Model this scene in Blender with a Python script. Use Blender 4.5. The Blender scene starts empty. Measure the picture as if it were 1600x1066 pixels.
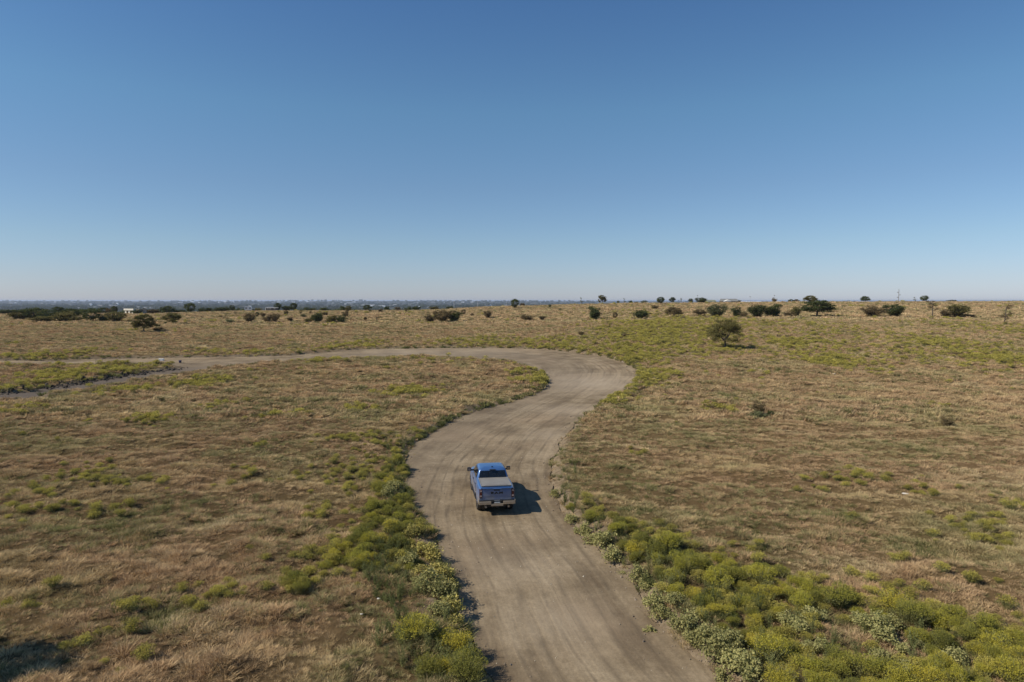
import bpy, bmesh, math, random
import numpy as np
from mathutils import Vector, Matrix
from mathutils.geometry import delaunay_2d_cdt

rng = np.random.default_rng(7)
random.seed(7)
R = math.radians
scene = bpy.context.scene
col = scene.collection

# ------------------------------------------------------------------ camera, sky, sun, exposure
CAM_H, FPX = 11.0, 1066.667
PITCH = math.atan(63.0 / FPX)
cam_d = bpy.data.cameras.new("camera")
cam = bpy.data.objects.new("camera", cam_d)
col.objects.link(cam)
cam.location = (0, 0, CAM_H)
cam.rotation_euler = (R(90) - PITCH, 0, 0)
cam_d.lens = 24; cam_d.sensor_width = 36
cam_d.clip_start = 0.5; cam_d.clip_end = 200000
scene.camera = cam

SUN_EL = R(42)
SHADOW = (math.cos(R(16)), math.sin(R(16)))            # where shadows point on the ground
to_sun = Vector((-SHADOW[0] * math.cos(SUN_EL), -SHADOW[1] * math.cos(SUN_EL), math.sin(SUN_EL)))
sun_d = bpy.data.lights.new("sun", 'SUN')
sun_d.energy = 5.0; sun_d.angle = R(0.5); sun_d.color = (1.0, 0.915, 0.78)
sun = bpy.data.objects.new("sun", sun_d); col.objects.link(sun)
sun.rotation_euler = to_sun.to_track_quat('Z', 'Y').to_euler()
world = bpy.data.worlds.new("World"); scene.world = world
world.use_nodes = True
wn = world.node_tree.nodes; wl = world.node_tree.links
sky = wn.new('ShaderNodeTexSky'); sky.sky_type = 'NISHITA'; sky.sun_disc = False
sky.sun_elevation = SUN_EL
sky.sun_rotation = math.atan2(to_sun.x, to_sun.y)
sky.altitude = 300; sky.air_density = 0.95; sky.dust_density = 0.35; sky.ozone_density = 6.0
bg = wn['Background']; bg.inputs['Strength'].default_value = 0.105
tc = wn.new('ShaderNodeTexCoord'); sp_ = wn.new('ShaderNodeSeparateXYZ'); wl.new(tc.outputs['Generated'], sp_.inputs[0])
rr_ = wn.new('ShaderNodeValToRGB'); el_ = rr_.color_ramp.elements          # dusty lower air: balances the sky's colour with height
for _ in range(4): el_.new(.5)
for e_, (p_, c_) in zip(el_, [(0, (.45, .452, .565)), (.03, (.455, .445, .512)), (.08, (.475, .468, .472)), (.16, (.47, .475, .465)), (.26, (.46, .53, .50)), (.42, (.36, .465, .515))]): e_.position = p_; e_.color = (*c_, 1)
wl.new(sp_.outputs[2], rr_.inputs[0])
mu_ = wn.new('ShaderNodeVectorMath'); mu_.operation = 'MULTIPLY'; wl.new(sky.outputs[0], mu_.inputs[0]); wl.new(rr_.outputs[0], mu_.inputs[1])
sc_ = wn.new('ShaderNodeVectorMath'); sc_.operation = 'SCALE'; sc_.inputs[3].default_value = 2.0; wl.new(mu_.outputs[0], sc_.inputs[0])
wl.new(sc_.outputs[0], bg.inputs[0])
scene.view_settings.view_transform = 'Standard'; scene.view_settings.look = 'None'
scene.view_settings.exposure = 0.0; scene.view_settings.gamma = 1
scene.cycles.max_bounces = 5; scene.cycles.diffuse_bounces = 2; scene.cycles.glossy_bounces = 3
scene.cycles.transmission_bounces = 3; scene.cycles.transparent_max_bounces = 6; scene.cycles.volume_bounces = 1

# ------------------------------------------------------------------ small helpers
def vnoise(x, y, seed=0):
    xi = np.floor(x).astype(np.int64); yi = np.floor(y).astype(np.int64)
    fx = x - xi; fy = y - yi
    fx = fx * fx * (3 - 2 * fx); fy = fy * fy * (3 - 2 * fy)
    def h(a, b):
        n = (a * 374761393 + b * 668265263 + seed * 1442695041) & 0xFFFFFFFF
        n = ((n ^ (n >> 13)) * 1274126177) & 0xFFFFFFFF
        return ((n ^ (n >> 16)) & 0xFFFF) / 65535.0
    return (h(xi, yi) * (1 - fx) + h(xi + 1, yi) * fx) * (1 - fy) + (h(xi, yi + 1) * (1 - fx) + h(xi + 1, yi + 1) * fx) * fy

def fbm(x, y, seed=0, octs=3):
    s = 0; a = 1; t = 0
    for k in range(octs):
        s = s + a * vnoise(x * 2 ** k, y * 2 ** k, seed + k * 17); t += a; a *= .5
    return s / t

def sm(e0, e1, v):
    t = np.clip((v - e0) / (e1 - e0), 0, 1)
    return t * t * (3 - 2 * t)

def proj(x, y, z):
    cp, sp = math.cos(PITCH), math.sin(PITCH)
    d = y * cp - (z - CAM_H) * sp
    v = y * sp + (z - CAM_H) * cp
    return 800 + FPX * x / d, 533 - FPX * v / d

# ------------------------------------------------------------------ terrain heights
LOGD = np.linspace(math.log(1), math.log(80000), 900)
PLAIN = -40.0
def profile(rows):
    # rows: image rows the ground should reach at the given distances
    Ds = [1, 85]; zs = [0, 0]
    for D, y in rows:
        Ds.append(D); zs.append(CAM_H - (y - 470.0) * D / FPX)
    Ds += [560, 1300, 80000]; zs += [min(zs[-1] - 9, 1), PLAIN, PLAIN]
    z = np.interp(np.exp(LOGD), Ds, zs)
    k = np.exp(-0.5 * (np.arange(-14, 15) / 4.0) ** 2); k /= k.sum()
    zz = np.convolve(np.pad(z, 14, mode='edge'), k, mode='valid')
    return zz
COLS = [(-0.80, [(190, 508.5), (214, 510), (245, 502), (400, 490)]),
        (-0.55, [(190, 508.5), (214, 510.5), (245, 503), (400, 489)]),
        (-0.375, [(190, 508.5), (214, 510.5), (245, 504), (400, 484.5)]),
        (-0.15, [(190, 508), (214, 510), (245, 503), (400, 484)]),
        (0.0, [(190, 506.5), (214, 508), (245, 501), (400, 477)]),
        (0.1, [(190, 504), (214, 505.5), (245, 499), (400, 474)]),
        (0.2, [(190, 501.5), (214, 503), (245, 497), (400, 472.0)]),
        (0.45, [(190, 499.5), (214, 500.5), (245, 495.5), (400, 470.3)]),
        (0.80, [(190, 502.5), (214, 503), (245, 496), (400, 469.3)])]
CA = np.array([c[0] for c in COLS]); CP = np.array([profile(c[1]) for c in COLS])

def zbase(x, y):
    x = np.asarray(x, float); y = np.asarray(y, float)
    D = np.maximum(y, 1.0)
    a = np.clip(x / np.maximum(y, 30.0), -0.799, 0.799)
    ld = (np.log(D) - LOGD[0]) / (LOGD[1] - LOGD[0])
    i = np.clip(ld.astype(int), 0, len(LOGD) - 2); f = np.clip(ld - i, 0, 1)
    j = np.clip(np.searchsorted(CA, a, side='right') - 1, 0, len(CA) - 2)
    g = (a - CA[j]) / (CA[j + 1] - CA[j]); g = g * g * (3 - 2 * g)
    z0 = CP[j, i] * (1 - f) + CP[j, i + 1] * f
    z1 = CP[j + 1, i] * (1 - f) + CP[j + 1, i + 1] * f
    z = z0 * (1 - g) + z1 * g
    far = sm(1500, 5000, D)
    z = z + far * (fbm(x / 2600, y / 2600, 5, 3) - .5) * 30 * sm(2500, 9000, D) + 36 * sm(6000, 15000, D) * (.75 + .45 * fbm(x / 3500, y / 9000, 8, 3)) - 30 * sm(19000, 26000, D)
    z = z + (fbm(x / 22, y / 22, 3, 2) - .5) * 0.5 * sm(60, 100, D) * (1 - sm(450, 600, D))
    return z

def at(px, py, dz=0.0):
    """the place on the ground seen at an image position"""
    u = (px - 800) / FPX; v = (533 - py) / FPX
    cp, sp = math.cos(PITCH), math.sin(PITCH)
    dx, dy, dzr = u, cp + v * sp, -sp + v * cp
    t = np.exp(np.linspace(math.log(3), math.log(60000), 4000))
    h = CAM_H + dzr * t - (zbase(dx * t, dy * t) + dz)
    k = np.argmax(h < 0)
    if h[k] >= 0: k = len(t) - 1
    a, b = t[max(k - 1, 0)], t[k]
    for _ in range(30):
        m = (a + b) / 2
        if CAM_H + dzr * m - (float(zbase(dx * m, dy * m)) + dz) < 0: b = m
        else: a = m
    return (dx * b, dy * b)

# ------------------------------------------------------------------ road outline
DROP = 0.32
left_px = [(745,1030),(728,985),(716,940),(705,890),(690,860),(668,830),(652,800),(640,770),(634,745),(636,722),(645,703),(660,688),(690,668),(720,652),(750,641),(775,634),(800,628),(825,620),(845,611),(853,603),(856,594),(850,585),(835,577),(815,571),(790,566),(750,562),(700,560),(650,559),(600,560),(550,561),(500,563),(450,566),(400,570),(350,575),(300,582),(250,590),(200,598),(130,608),(60,620),(0,629)]
isl_px = [(0,616),(50,609),(100,603),(150,595),(200,587),(240,580),(270,576.5),(287,574.5),(270,571),(230,570.5),(150,571),(80,572),(0,572)]
out_px = [(0,563),(100,562),(200,560.5),(300,559),(400,557.5),(450,556),(480,553),(520,549),(560,546.5),(620,545),(700,544),(760,544),(820,545),(870,548),(910,553),(950,560),(975,567),(990,576),(995,587),(990,598),(975,612),(955,625),(935,637),(915,650),(895,668),(878,685),(868,705),(862,725),(860,745),(864,765),(872,785),(885,805),(900,825),(925,850),(950,875),(980,905),(1005,935),(1030,965),(1055,995),(1085,1025)]
L = [(7.0, -6), (2.5, 11)] + [at(x, y, -DROP) for x, y in left_px] + [(-110, 62)]
I = [(-112, 66)] + [at(x, y, -DROP) for x, y in isl_px] + [(-190, 119)]
O = [(-190, 128)] + [at(x, y, -DROP) for x, y in out_px] + [(8.2, 12), (13.5, -6)]
def smooth(p, step):
    p = np.array(p); out = []
    for i in range(len(p) - 1):
        p0 = p[max(i - 1, 0)]; p1 = p[i]; p2 = p[i + 1]; p3 = p[min(i + 2, len(p) - 1)]
        n = max(1, int(np.linalg.norm(p2 - p1) / step))
        for t in np.arange(n) / n:
            out.append(0.5 * ((2 * p1) + (-p0 + p2) * t + (2 * p0 - 5 * p1 + 4 * p2 - p3) * t * t + (-p0 + 3 * p1 - 3 * p2 + p3) * t ** 3))
    out.append(p[-1]); return np.array(out)
L2, I2, O2 = smooth(L, .8), smooth(I, 1.6), smooth(O, .8)
OUT = np.concatenate([L2, I2, O2])
nrm = np.roll(OUT, -1, 0) - np.roll(OUT, 1, 0); nrm = np.stack([nrm[:, 1], -nrm[:, 0]], 1)
nrm /= np.linalg.norm(nrm, axis=1)[:, None] + 1e-9
OUT = OUT + nrm * ((fbm(OUT[:, 0] / 1.6, OUT[:, 1] / 1.6, 40, 3) - .5) * 0.95)[:, None]

def sdist(x, y, poly=OUT, closed=True):
    """signed distance to the road outline (negative on the road) and, for open lines, distance and arc length"""
    x = np.asarray(x, float).ravel(); y = np.asarray(y, float).ravel()
    n = len(poly); A = poly; B = np.roll(poly, -1, 0)
    if not closed: A = poly[:-1]; B = poly[1:]
    best = np.full(len(x), 1e18); inside = np.zeros(len(x), bool); arc = np.zeros(len(x)); s = 0.0
    for (ax, ay), (bx, by) in zip(A, B):
        ex, ey = bx - ax, by - ay; l2 = ex * ex + ey * ey + 1e-12
        t = np.clip(((x - ax) * ex + (y - ay) * ey) / l2, 0, 1)
        d = (x - ax - t * ex) ** 2 + (y - ay - t * ey) ** 2
        m = d < best
        best = np.where(m, d, best); arc = np.where(m, s + t * math.sqrt(l2), arc)
        s += math.sqrt(l2)
        if closed and ay != by:
            c = ((ay > y) != (by > y)) & (x < (bx - ax) * (y - ay) / (by - ay) + ax)
            inside ^= c
    d = np.sqrt(best)
    return np.where(inside, -d, d) if closed else (d, arc)

def road_sd(x, y):
    x = np.asarray(x, float).ravel(); y = np.asarray(y, float).ravel()
    out = np.full(len(x), 50.0)
    m = (y > -8) & (y < 150) & (x > -195) & (x < 45)
    out[m] = sdist(x[m], y[m])
    return out

def hummock(x, y):
    return (fbm(x / 1.7, y / 1.1, 11, 2) - .5) * 0.55 + (fbm(x / 6, y / 5, 12, 2) - .5) * 0.35 + (fbm(x / 3.6 + y / 9, y / 1.5, 13, 2) - .5) * .45 * sm(50, 90, y)

def zground(x, y, sd=None):
    x = np.asarray(x, float).ravel(); y = np.asarray(y, float).ravel()
    if sd is None: sd = road_sd(x, y)
    k = sm(-0.05, 0.9, sd)
    return zbase(x, y) + hummock(x, y) * k * (1 - .6 * sm(200, 500, y)) - (1 - k) * DROP - sm(0.1, -0.5, sd) * 0 - np.where(sd < 0.02, 0.22, 0.0)

def zroad(x, y, lat=None, arc=None):
    z = zbase(x, y) - DROP + (fbm(np.asarray(x) / 3, np.asarray(y) / 3, 21, 2) - .5) * 0.07
    if lat is not None:
        for c in (1.2, 2.9, 4.6, 6.4):
            z = z - 0.035 * np.exp(-((lat - c - 0.5 * (fbm(arc / 9, lat * 0 + c, 9, 2) - .5)) / 0.22) ** 2)
    return z

# ------------------------------------------------------------------ meshes from arrays
def mesh_np(name, verts, loops, sizes, mat_idx=None, smooth_faces=False):
    me = bpy.data.meshes.new(name)
    verts = np.asarray(verts, np.float32); loops = np.asarray(loops, np.int32).ravel(); sizes = np.asarray(sizes, np.int32)
    me.vertices.add(len(verts)); me.vertices.foreach_set('co', verts.ravel())
    me.loops.add(len(loops)); me.loops.foreach_set('vertex_index', loops)
    me.polygons.add(len(sizes))
    st = np.zeros(len(sizes), np.int32); st[1:] = np.cumsum(sizes)[:-1]
    me.polygons.foreach_set('loop_start', st)
    me.polygons.foreach_set('loop_total', sizes)
    if mat_idx is not None: me.polygons.foreach_set('material_index', np.asarray(mat_idx, np.int32))
    me.polygons.foreach_set('use_smooth', np.full(len(sizes), smooth_faces, bool))
    me.update(calc_edges=True)
    return me

def link(name, me, mats=(), parent=None, c=None):
    o = bpy.data.objects.new(name, me)
    for m in mats: me.materials.append(m)
    (c or col).objects.link(o)
    if parent is not None: o.parent = parent
    return o

def tag(o, label=None, cat=None, group=None, kind=None):
    if label: o['label'] = label
    if cat: o['category'] = cat
    if group: o['group'] = group
    if kind: o['kind'] = kind
    return o

# ------------------------------------------------------------------ materials
def nt(name):
    m = bpy.data.materials.new(name); m.use_nodes = True
    t = m.node_tree; t.nodes.clear()
    return m, t
def N(t, kind, **kw):
    n = t.nodes.new(kind)
    for k, v in kw.items(): setattr(n, k, v)
    return n
def ramp(t, fac, stops):
    r = N(t, 'ShaderNodeValToRGB'); e = r.color_ramp.elements
    while len(e) < len(stops): e.new(0.5)
    for el, (p, c) in zip(e, stops): el.position = p; el.color = (*c, 1)
    t.links.new(fac, r.inputs[0]); return r.outputs[0]
def noise(t, scale, detail=3, rough=.55, vec=None, dist=0.0):
    n = N(t, 'ShaderNodeTexNoise'); n.inputs['Scale'].default_value = scale
    n.inputs['Detail'].default_value = detail; n.inputs['Roughness'].default_value = rough; n.inputs['Distortion'].default_value = dist
    if vec is not None: t.links.new(vec, n.inputs['Vector'])
    return n.outputs['Fac']
def mixc(t, fac, a, b, mode='MIX'):
    m = N(t, 'ShaderNodeMix', data_type='RGBA', blend_type=mode)
    for s, v in ((m.inputs[0], fac), (m.inputs[6], a), (m.inputs[7], b)):
        if isinstance(v, (int, float)): s.default_value = v
        elif isinstance(v, tuple): s.default_value = (*v, 1)
        else: t.links.new(v, s)
    return m.outputs[2]
def mathn(t, op, a, b=None, c=None, clamp=False):
    m = N(t, 'ShaderNodeMath', operation=op); m.use_clamp = clamp
    for i, v in enumerate((a, b, c)):
        if v is None: continue
        if isinstance(v, (int, float)): m.inputs[i].default_value = v
        else: t.links.new(v, m.inputs[i])
    return m.outputs[0]
def wpos(t, sx=1, sy=1, sz=1):
    g = N(t, 'ShaderNodeNewGeometry')
    if (sx, sy, sz) == (1, 1, 1): return g.outputs['Position']
    m = N(t, 'ShaderNodeVectorMath', operation='MULTIPLY'); m.inputs[1].default_value = (sx, sy, sz)
    t.links.new(g.outputs['Position'], m.inputs[0]); return m.outputs[0]
def out(t, sh):
    o = N(t, 'ShaderNodeOutputMaterial'); t.links.new(sh, o.inputs['Surface']); return o

def leafy(name, stops, scale=0.12, trans=0.25, spread=0.5, stops2=None):
    """plant matter: colour varies over the land and from plant to plant"""
    m, t = nt(name)
    c = ramp(t, noise(t, scale, 4, .6, wpos(t)), stops)
    oi = N(t, 'ShaderNodeObjectInfo')
    if stops2:
        c2 = ramp(t, oi.outputs['Random'], stops2); c = mixc(t, .5, c, c2)
    v = mathn(t, 'MULTIPLY_ADD', oi.outputs['Random'], spread, 1 - spread / 2)
    hs = N(t, 'ShaderNodeHueSaturation'); t.links.new(c, hs.inputs['Color']); t.links.new(v, hs.inputs['Value'])
    d = N(t, 'ShaderNodeBsdfDiffuse'); t.links.new(hs.outputs[0], d.inputs[0])
    tr = N(t, 'ShaderNodeBsdfTranslucent'); t.links.new(hs.outputs[0], tr.inputs[0])
    mx = N(t, 'ShaderNodeMixShader'); mx.inputs[0].default_value = trans
    t.links.new(d.outputs[0], mx.inputs[1]); t.links.new(tr.outputs[0], mx.inputs[2])
    out(t, mx.outputs[0]); return m

def plain(name, colr, rough=.6, metal=0, coat=0, spec=.5, nscale=None, namt=.15, emit=None, bump=0):
    m, t = nt(name)
    p = N(t, 'ShaderNodeBsdfPrincipled')
    p.inputs['Roughness'].default_value = rough; p.inputs['Metallic'].default_value = metal
    p.inputs['Coat Weight'].default_value = coat; p.inputs['Specular IOR Level'].default_value = spec
    p.inputs['Base Color'].default_value = (*colr, 1)
    if nscale:
        tc = N(t, 'ShaderNodeTexCoord')
        f = noise(t, nscale, 4, .6, tc.outputs['Object'])
        lo = tuple(c * (1 - namt) for c in colr); hi = tuple(min(1, c * (1 + namt)) for c in colr)
        t.links.new(ramp(t, f, [(.3, lo), (.7, hi)]), p.inputs['Base Color'])
        if bump:
            b = N(t, 'ShaderNodeBump'); b.inputs['Strength'].default_value = bump; b.inputs['Distance'].default_value = .02
            t.links.new(f, b.inputs['Height']); t.links.new(b.outputs[0], p.inputs['Normal'])
    out(t, p.outputs[0]); return m

TAN = (.53, .40, .215); STRAW = (.59, .465, .265); RUSS = (.47, .32, .18); OLV = (.35, .30, .145); GRN = (.21, .21, .08); YEL = (.34, .315, .055)
M_dry = leafy('dry_grass', [(.30, OLV), (.43, TAN), (.55, RUSS), (.68, STRAW)], .11, .24, .7)
M_olive = leafy('olive_weed', [(.3, GRN), (.5, OLV), (.75, (.38, .31, .15))], .25, .26, .6)
M_green = leafy('green_weed', [(.3, (.13, .145, .055)), (.7, (.24, .23, .09))], .3, .32, .5)
M_tall = leafy('tall_weed', [(.3, (.12, .135, .05)), (.5, (.18, .19, .075)), (.7, (.25, .245, .10))], .5, .3, .5)
M_yel = leafy('yellow_weed', [(.3, (.26, .25, .055)), (.5, (.36, .33, .06)), (.7, (.44, .38, .06))], .5, .35, .35, [(0, (.20, .21, .07)), (.4, (.34, .33, .07)), (.75, (.46, .42, .06)), (1, (.55, .43, .06))])
M_yel2 = leafy('mid_yellow_weed', [(.3, (.35, .31, .09)), (.55, (.45, .39, .095)), (.7, (.52, .44, .12))], .5, .35, .4)
M_yelstem = leafy('weed_stem', [(.3, (.17, .175, .07)), (.7, (.27, .255, .10))], .5, .2, .4)
M_cream = leafy('pale_leaf', [(.36, (.20, .205, .075)), (.52, (.38, .36, .15)), (.68, (.54, .47, .20))], 13, .3, .3)
M_ochre = leafy('ochre_leaf', [(.32, (.26, .17, .06)), (.45, (.34, .33, .10)), (.55, (.56, .46, .14)), (.68, (.66, .55, .22))], 12, .3, .3)
M_bark = plain('bark', (.09, .07, .055), .9, nscale=6, bump=.5)
M_twig = plain('dead_wood', (.13, .10, .08), .9, nscale=8)
F_dark = leafy('dark_foliage', [(.35, (.055, .072, .03)), (.65, (.11, .122, .045))], .6, .25, .4)
F_olive = leafy('olive_foliage', [(.35, (.11, .10, .04)), (.65, (.20, .175, .065))], .6, .25, .4)
F_brown = leafy('brown_foliage', [(.35, (.13, .10, .055)), (.65, (.225, .17, .085))], .6, .2, .4)
F_grey = leafy('grey_foliage', [(.35, (.12, .13, .065)), (.65, (.20, .205, .10))], .6, .25, .4)
FOL = {'d': F_dark, 'o': F_olive, 'b': F_brown, 'g': F_grey}
FOLW = {'d': 'dark green', 'o': 'olive green', 'b': 'brownish', 'g': 'grey-green'}

# ground
m, t = nt('field_soil'); M_ground = m
P = wpos(t)
sep = N(t, 'ShaderNodeSeparateXYZ'); t.links.new(P, sep.inputs[0])
near = ramp(t, noise(t, .11, 4, .6, P), [(.30, OLV), (.43, TAN), (.55, RUSS), (.68, STRAW)])
streak = ramp(t, noise(t, 1.0, 5, .65, wpos(t, .5, 1.2, 1)), [(.3, (.10, .075, .045)), (.5, (.22, .165, .095)), (.7, (.36, .27, .16))])
c = mixc(t, .62, near, streak)
g2 = ramp(t, noise(t, .035, 4, .6, P), [(.42, (0, 0, 0)), (.62, (1, 1, 1))])
c = mixc(t, mathn(t, 'MULTIPLY', g2, .45), c, (.20, .18, .085))
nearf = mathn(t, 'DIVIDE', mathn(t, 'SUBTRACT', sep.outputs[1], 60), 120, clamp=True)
c = mixc(t, 1.0, c, mixc(t, nearf, (.36, .33, .30), (.85, .83, .78)), 'MULTIPLY')  # nearer soil darkened: shade between the tufts put into its colour
# woods, pasture and towns of the plain beyond the field
fw = ramp(t, noise(t, .0022, 5, .62, P), [(.47, (.014, .018, .013)), (.53, (.028, .033, .02)), (.57, (.20, .175, .12)), (.72, (.42, .36, .26))])
fw = mixc(t, .45, fw, ramp(t, noise(t, .02, 4, .6, P), [(.4, (.015, .022, .012)), (.6, (.06, .065, .035))]))
ba = N(t, 'ShaderNodeAttribute', attribute_name='bare')          # trampled soil of the road shoulders
c = mixc(t, ba.outputs['Fac'], c, ramp(t, noise(t, 3.0, 5, .65, P), [(.35, (.15, .112, .072)), (.65, (.27, .21, .14))]))
farf = mathn(t, 'SUBTRACT', sep.outputs[1], 640); farf = mathn(t, 'DIVIDE', farf, 160, clamp=True)
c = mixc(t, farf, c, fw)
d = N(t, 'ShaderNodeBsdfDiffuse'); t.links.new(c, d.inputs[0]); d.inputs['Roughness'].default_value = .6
b = N(t, 'ShaderNodeBump'); b.inputs['Strength'].default_value = .8; b.inputs['Distance'].default_value = .35
t.links.new(noise(t, 1.1, 5, .65, P), b.inputs['Height']); t.links.new(b.outputs[0], d.inputs['Normal'])
out(t, d.outputs[0])

# road
def dirt(name, A_, B_, C_, streaks=True):
    m, t = nt(name)
    P = wpos(t)
    if streaks:
        a1 = N(t, 'ShaderNodeAttribute', attribute_name='lat'); a2 = N(t, 'ShaderNodeAttribute', attribute_name='arc')
        cx = N(t, 'ShaderNodeCombineXYZ')
        t.links.new(mathn(t, 'MULTIPLY', a1.outputs['Fac'], .75), cx.inputs[0]); t.links.new(mathn(t, 'MULTIPLY', a2.outputs['Fac'], .06), cx.inputs[1])
        V = cx.outputs[0]
        cx2 = N(t, 'ShaderNodeCombineXYZ')
        t.links.new(mathn(t, 'MULTIPLY', a1.outputs['Fac'], 2.2), cx2.inputs[0]); t.links.new(mathn(t, 'MULTIPLY', a2.outputs['Fac'], .14), cx2.inputs[1])
        s1 = noise(t, .9, 4, .6, V, .3); s2 = noise(t, 1.6, 2, .5, cx2.outputs[0], .5)
    else:
        s1 = noise(t, .7, 4, .6, P); s2 = noise(t, 4, 4, .6, P)
    blot = noise(t, .28, 5, .62, P)
    f = mathn(t, 'ADD', mathn(t, 'MULTIPLY', s1, .34), mathn(t, 'ADD', mathn(t, 'MULTIPLY', s2, .12), mathn(t, 'MULTIPLY', blot, .54)))
    c = ramp(t, f, [(.40, A_), (.5, B_), (.60, C_)])
    fine = noise(t, 9, 6, .75, P)
    c = mixc(t, 1.0, c, ramp(t, fine, [(.3, (.80, .795, .79)), (.7, (1.16, 1.16, 1.16))]), 'MULTIPLY')
    c = mixc(t, 1.0, c, ramp(t, noise(t, 2.6, 5, .7, P), [(.35, (.86, .855, .85)), (.65, (1.1, 1.1, 1.1))]), 'MULTIPLY')
    pink = ramp(t, noise(t, .12, 3, .5, P), [(.5, (0, 0, 0)), (.68, (1, 1, 1))])
    c = mixc(t, mathn(t, 'MULTIPLY', pink, .45), c, tuple(x * y for x, y in zip(C_, (1.06, 1.0, .98))))
    if streaks:   # wheel tracks, and the packed pale dust of the bend
        wob = mathn(t, 'MULTIPLY', mathn(t, 'SUBTRACT', noise(t, .045, 3, .5, P), .5), 3.2)
        la = mathn(t, 'ADD', a1.outputs['Fac'], wob)
        for cc, wd_, am in ((1.1, .16, .5), (2.0, .10, .35), (2.9, .18, .45), (3.7, .09, .4), (4.6, .2, .5), (5.5, .10, .45), (6.3, .16, .6), (6.9, .08, .5), (7.6, .14, .5)):
            ln = mathn(t, 'SUBTRACT', 1.0, mathn(t, 'DIVIDE', mathn(t, 'ABSOLUTE', mathn(t, 'SUBTRACT', la, cc)), wd_), clamp=True)
            br = ramp(t, noise(t, .35 + cc * .03, 3, .6, P), [(.36, (.1, .1, .1)), (.58, (1, 1, 1))])
            c = mixc(t, mathn(t, 'MULTIPLY', mathn(t, 'MULTIPLY', ln, br), am * 1.2), c, (.095, .072, .047))
        pal = N(t, 'ShaderNodeAttribute', attribute_name='pale')
        c = mixc(t, mathn(t, 'MULTIPLY', pal.outputs['Fac'], mathn(t, 'MULTIPLY_ADD', s2, .8, .3)), c, (.40, .325, .232))
        c = mixc(t, mathn(t, 'MULTIPLY', mathn(t, 'DIVIDE', mathn(t, 'SUBTRACT', a1.outputs['Fac'], 5.0), 3.5, clamp=True), .28), c, (.135, .108, .08))
    if streaks:   # freshly turned dark earth of the spur track
        sx = N(t, 'ShaderNodeAttribute', attribute_name='spur')
        c = mixc(t, mathn(t, 'MULTIPLY', sx.outputs['Fac'], .95), c, (.105, .085, .068))
    d = N(t, 'ShaderNodeBsdfPrincipled'); t.links.new(c, d.inputs['Base Color']); d.inputs['Roughness'].default_value = .95; d.inputs['Specular IOR Level'].default_value = .15
    h = mathn(t, 'ADD', mathn(t, 'MULTIPLY', s2, .6), mathn(t, 'MULTIPLY', noise(t, 5, 6, .7, P), .5))
    b = N(t, 'ShaderNodeBump'); b.inputs['Strength'].default_value = .45; b.inputs['Distance'].default_value = .09
    t.links.new(h, b.inputs['Height']); t.links.new(b.outputs[0], d.inputs['Normal'])
    out(t, d.outputs[0]); return m
M_road = dirt('dirt_road', (.142, .104, .063), (.226, .172, .106), (.312, .243, .155))
M_clod = plain('dark_soil', (.062, .048, .036), .95, nscale=5, namt=.4, bump=.8)
M_clod2 = plain('dry_soil', (.24, .19, .14), .95, nscale=5, namt=.3, bump=.8)
M_stone = plain('pale_stone', (.40, .35, .27), .9, nscale=9, namt=.2)

# ------------------------------------------------------------------ ground mesh (polar sheet, out to the horizon)
def build_ground():
    ang = np.concatenate([np.arange(-180, -48, 4.0), np.arange(-48, 48, .21), np.arange(48, 180.01, 4.0)])
    r = [0.0]; x = 2.0
    while x < 78000:
        r.append(x)
        x *= 1.10 if x < 14 else (1.0095 if x < 215 else (1.013 if x < 620 else 1.03))
    r = np.array(r)
    A_, Rr = np.meshgrid(np.radians(ang), r)
    X = (Rr * np.sin(A_)).ravel(); Y = (Rr * np.cos(A_)).ravel()
    Z = zground(X, Y)
    n, mcol = A_.shape
    idx = np.arange(n * mcol).reshape(n, mcol)
    q = np.stack([idx[:-1, :-1], idx[:-1, 1:], idx[1:, 1:], idx[1:, :-1]], -1).reshape(-1, 4)[:, ::-1]
    me = mesh_np('ground', np.stack([X, Y, Z], 1), q, np.full(len(q), 4), None, True)
    sd_ = road_sd(X, Y); a_ = me.attributes.new('bare', 'FLOAT', 'POINT')
    a_.data.foreach_set('value', (sm(1.7, .2, sd_ - 1.2 * (fbm(X / 1.2, Y / 1.2, 44, 2) - .5))).astype(np.float32))
    return tag(link('ground', me, [M_ground]), kind='structure')
build_ground()

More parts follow.
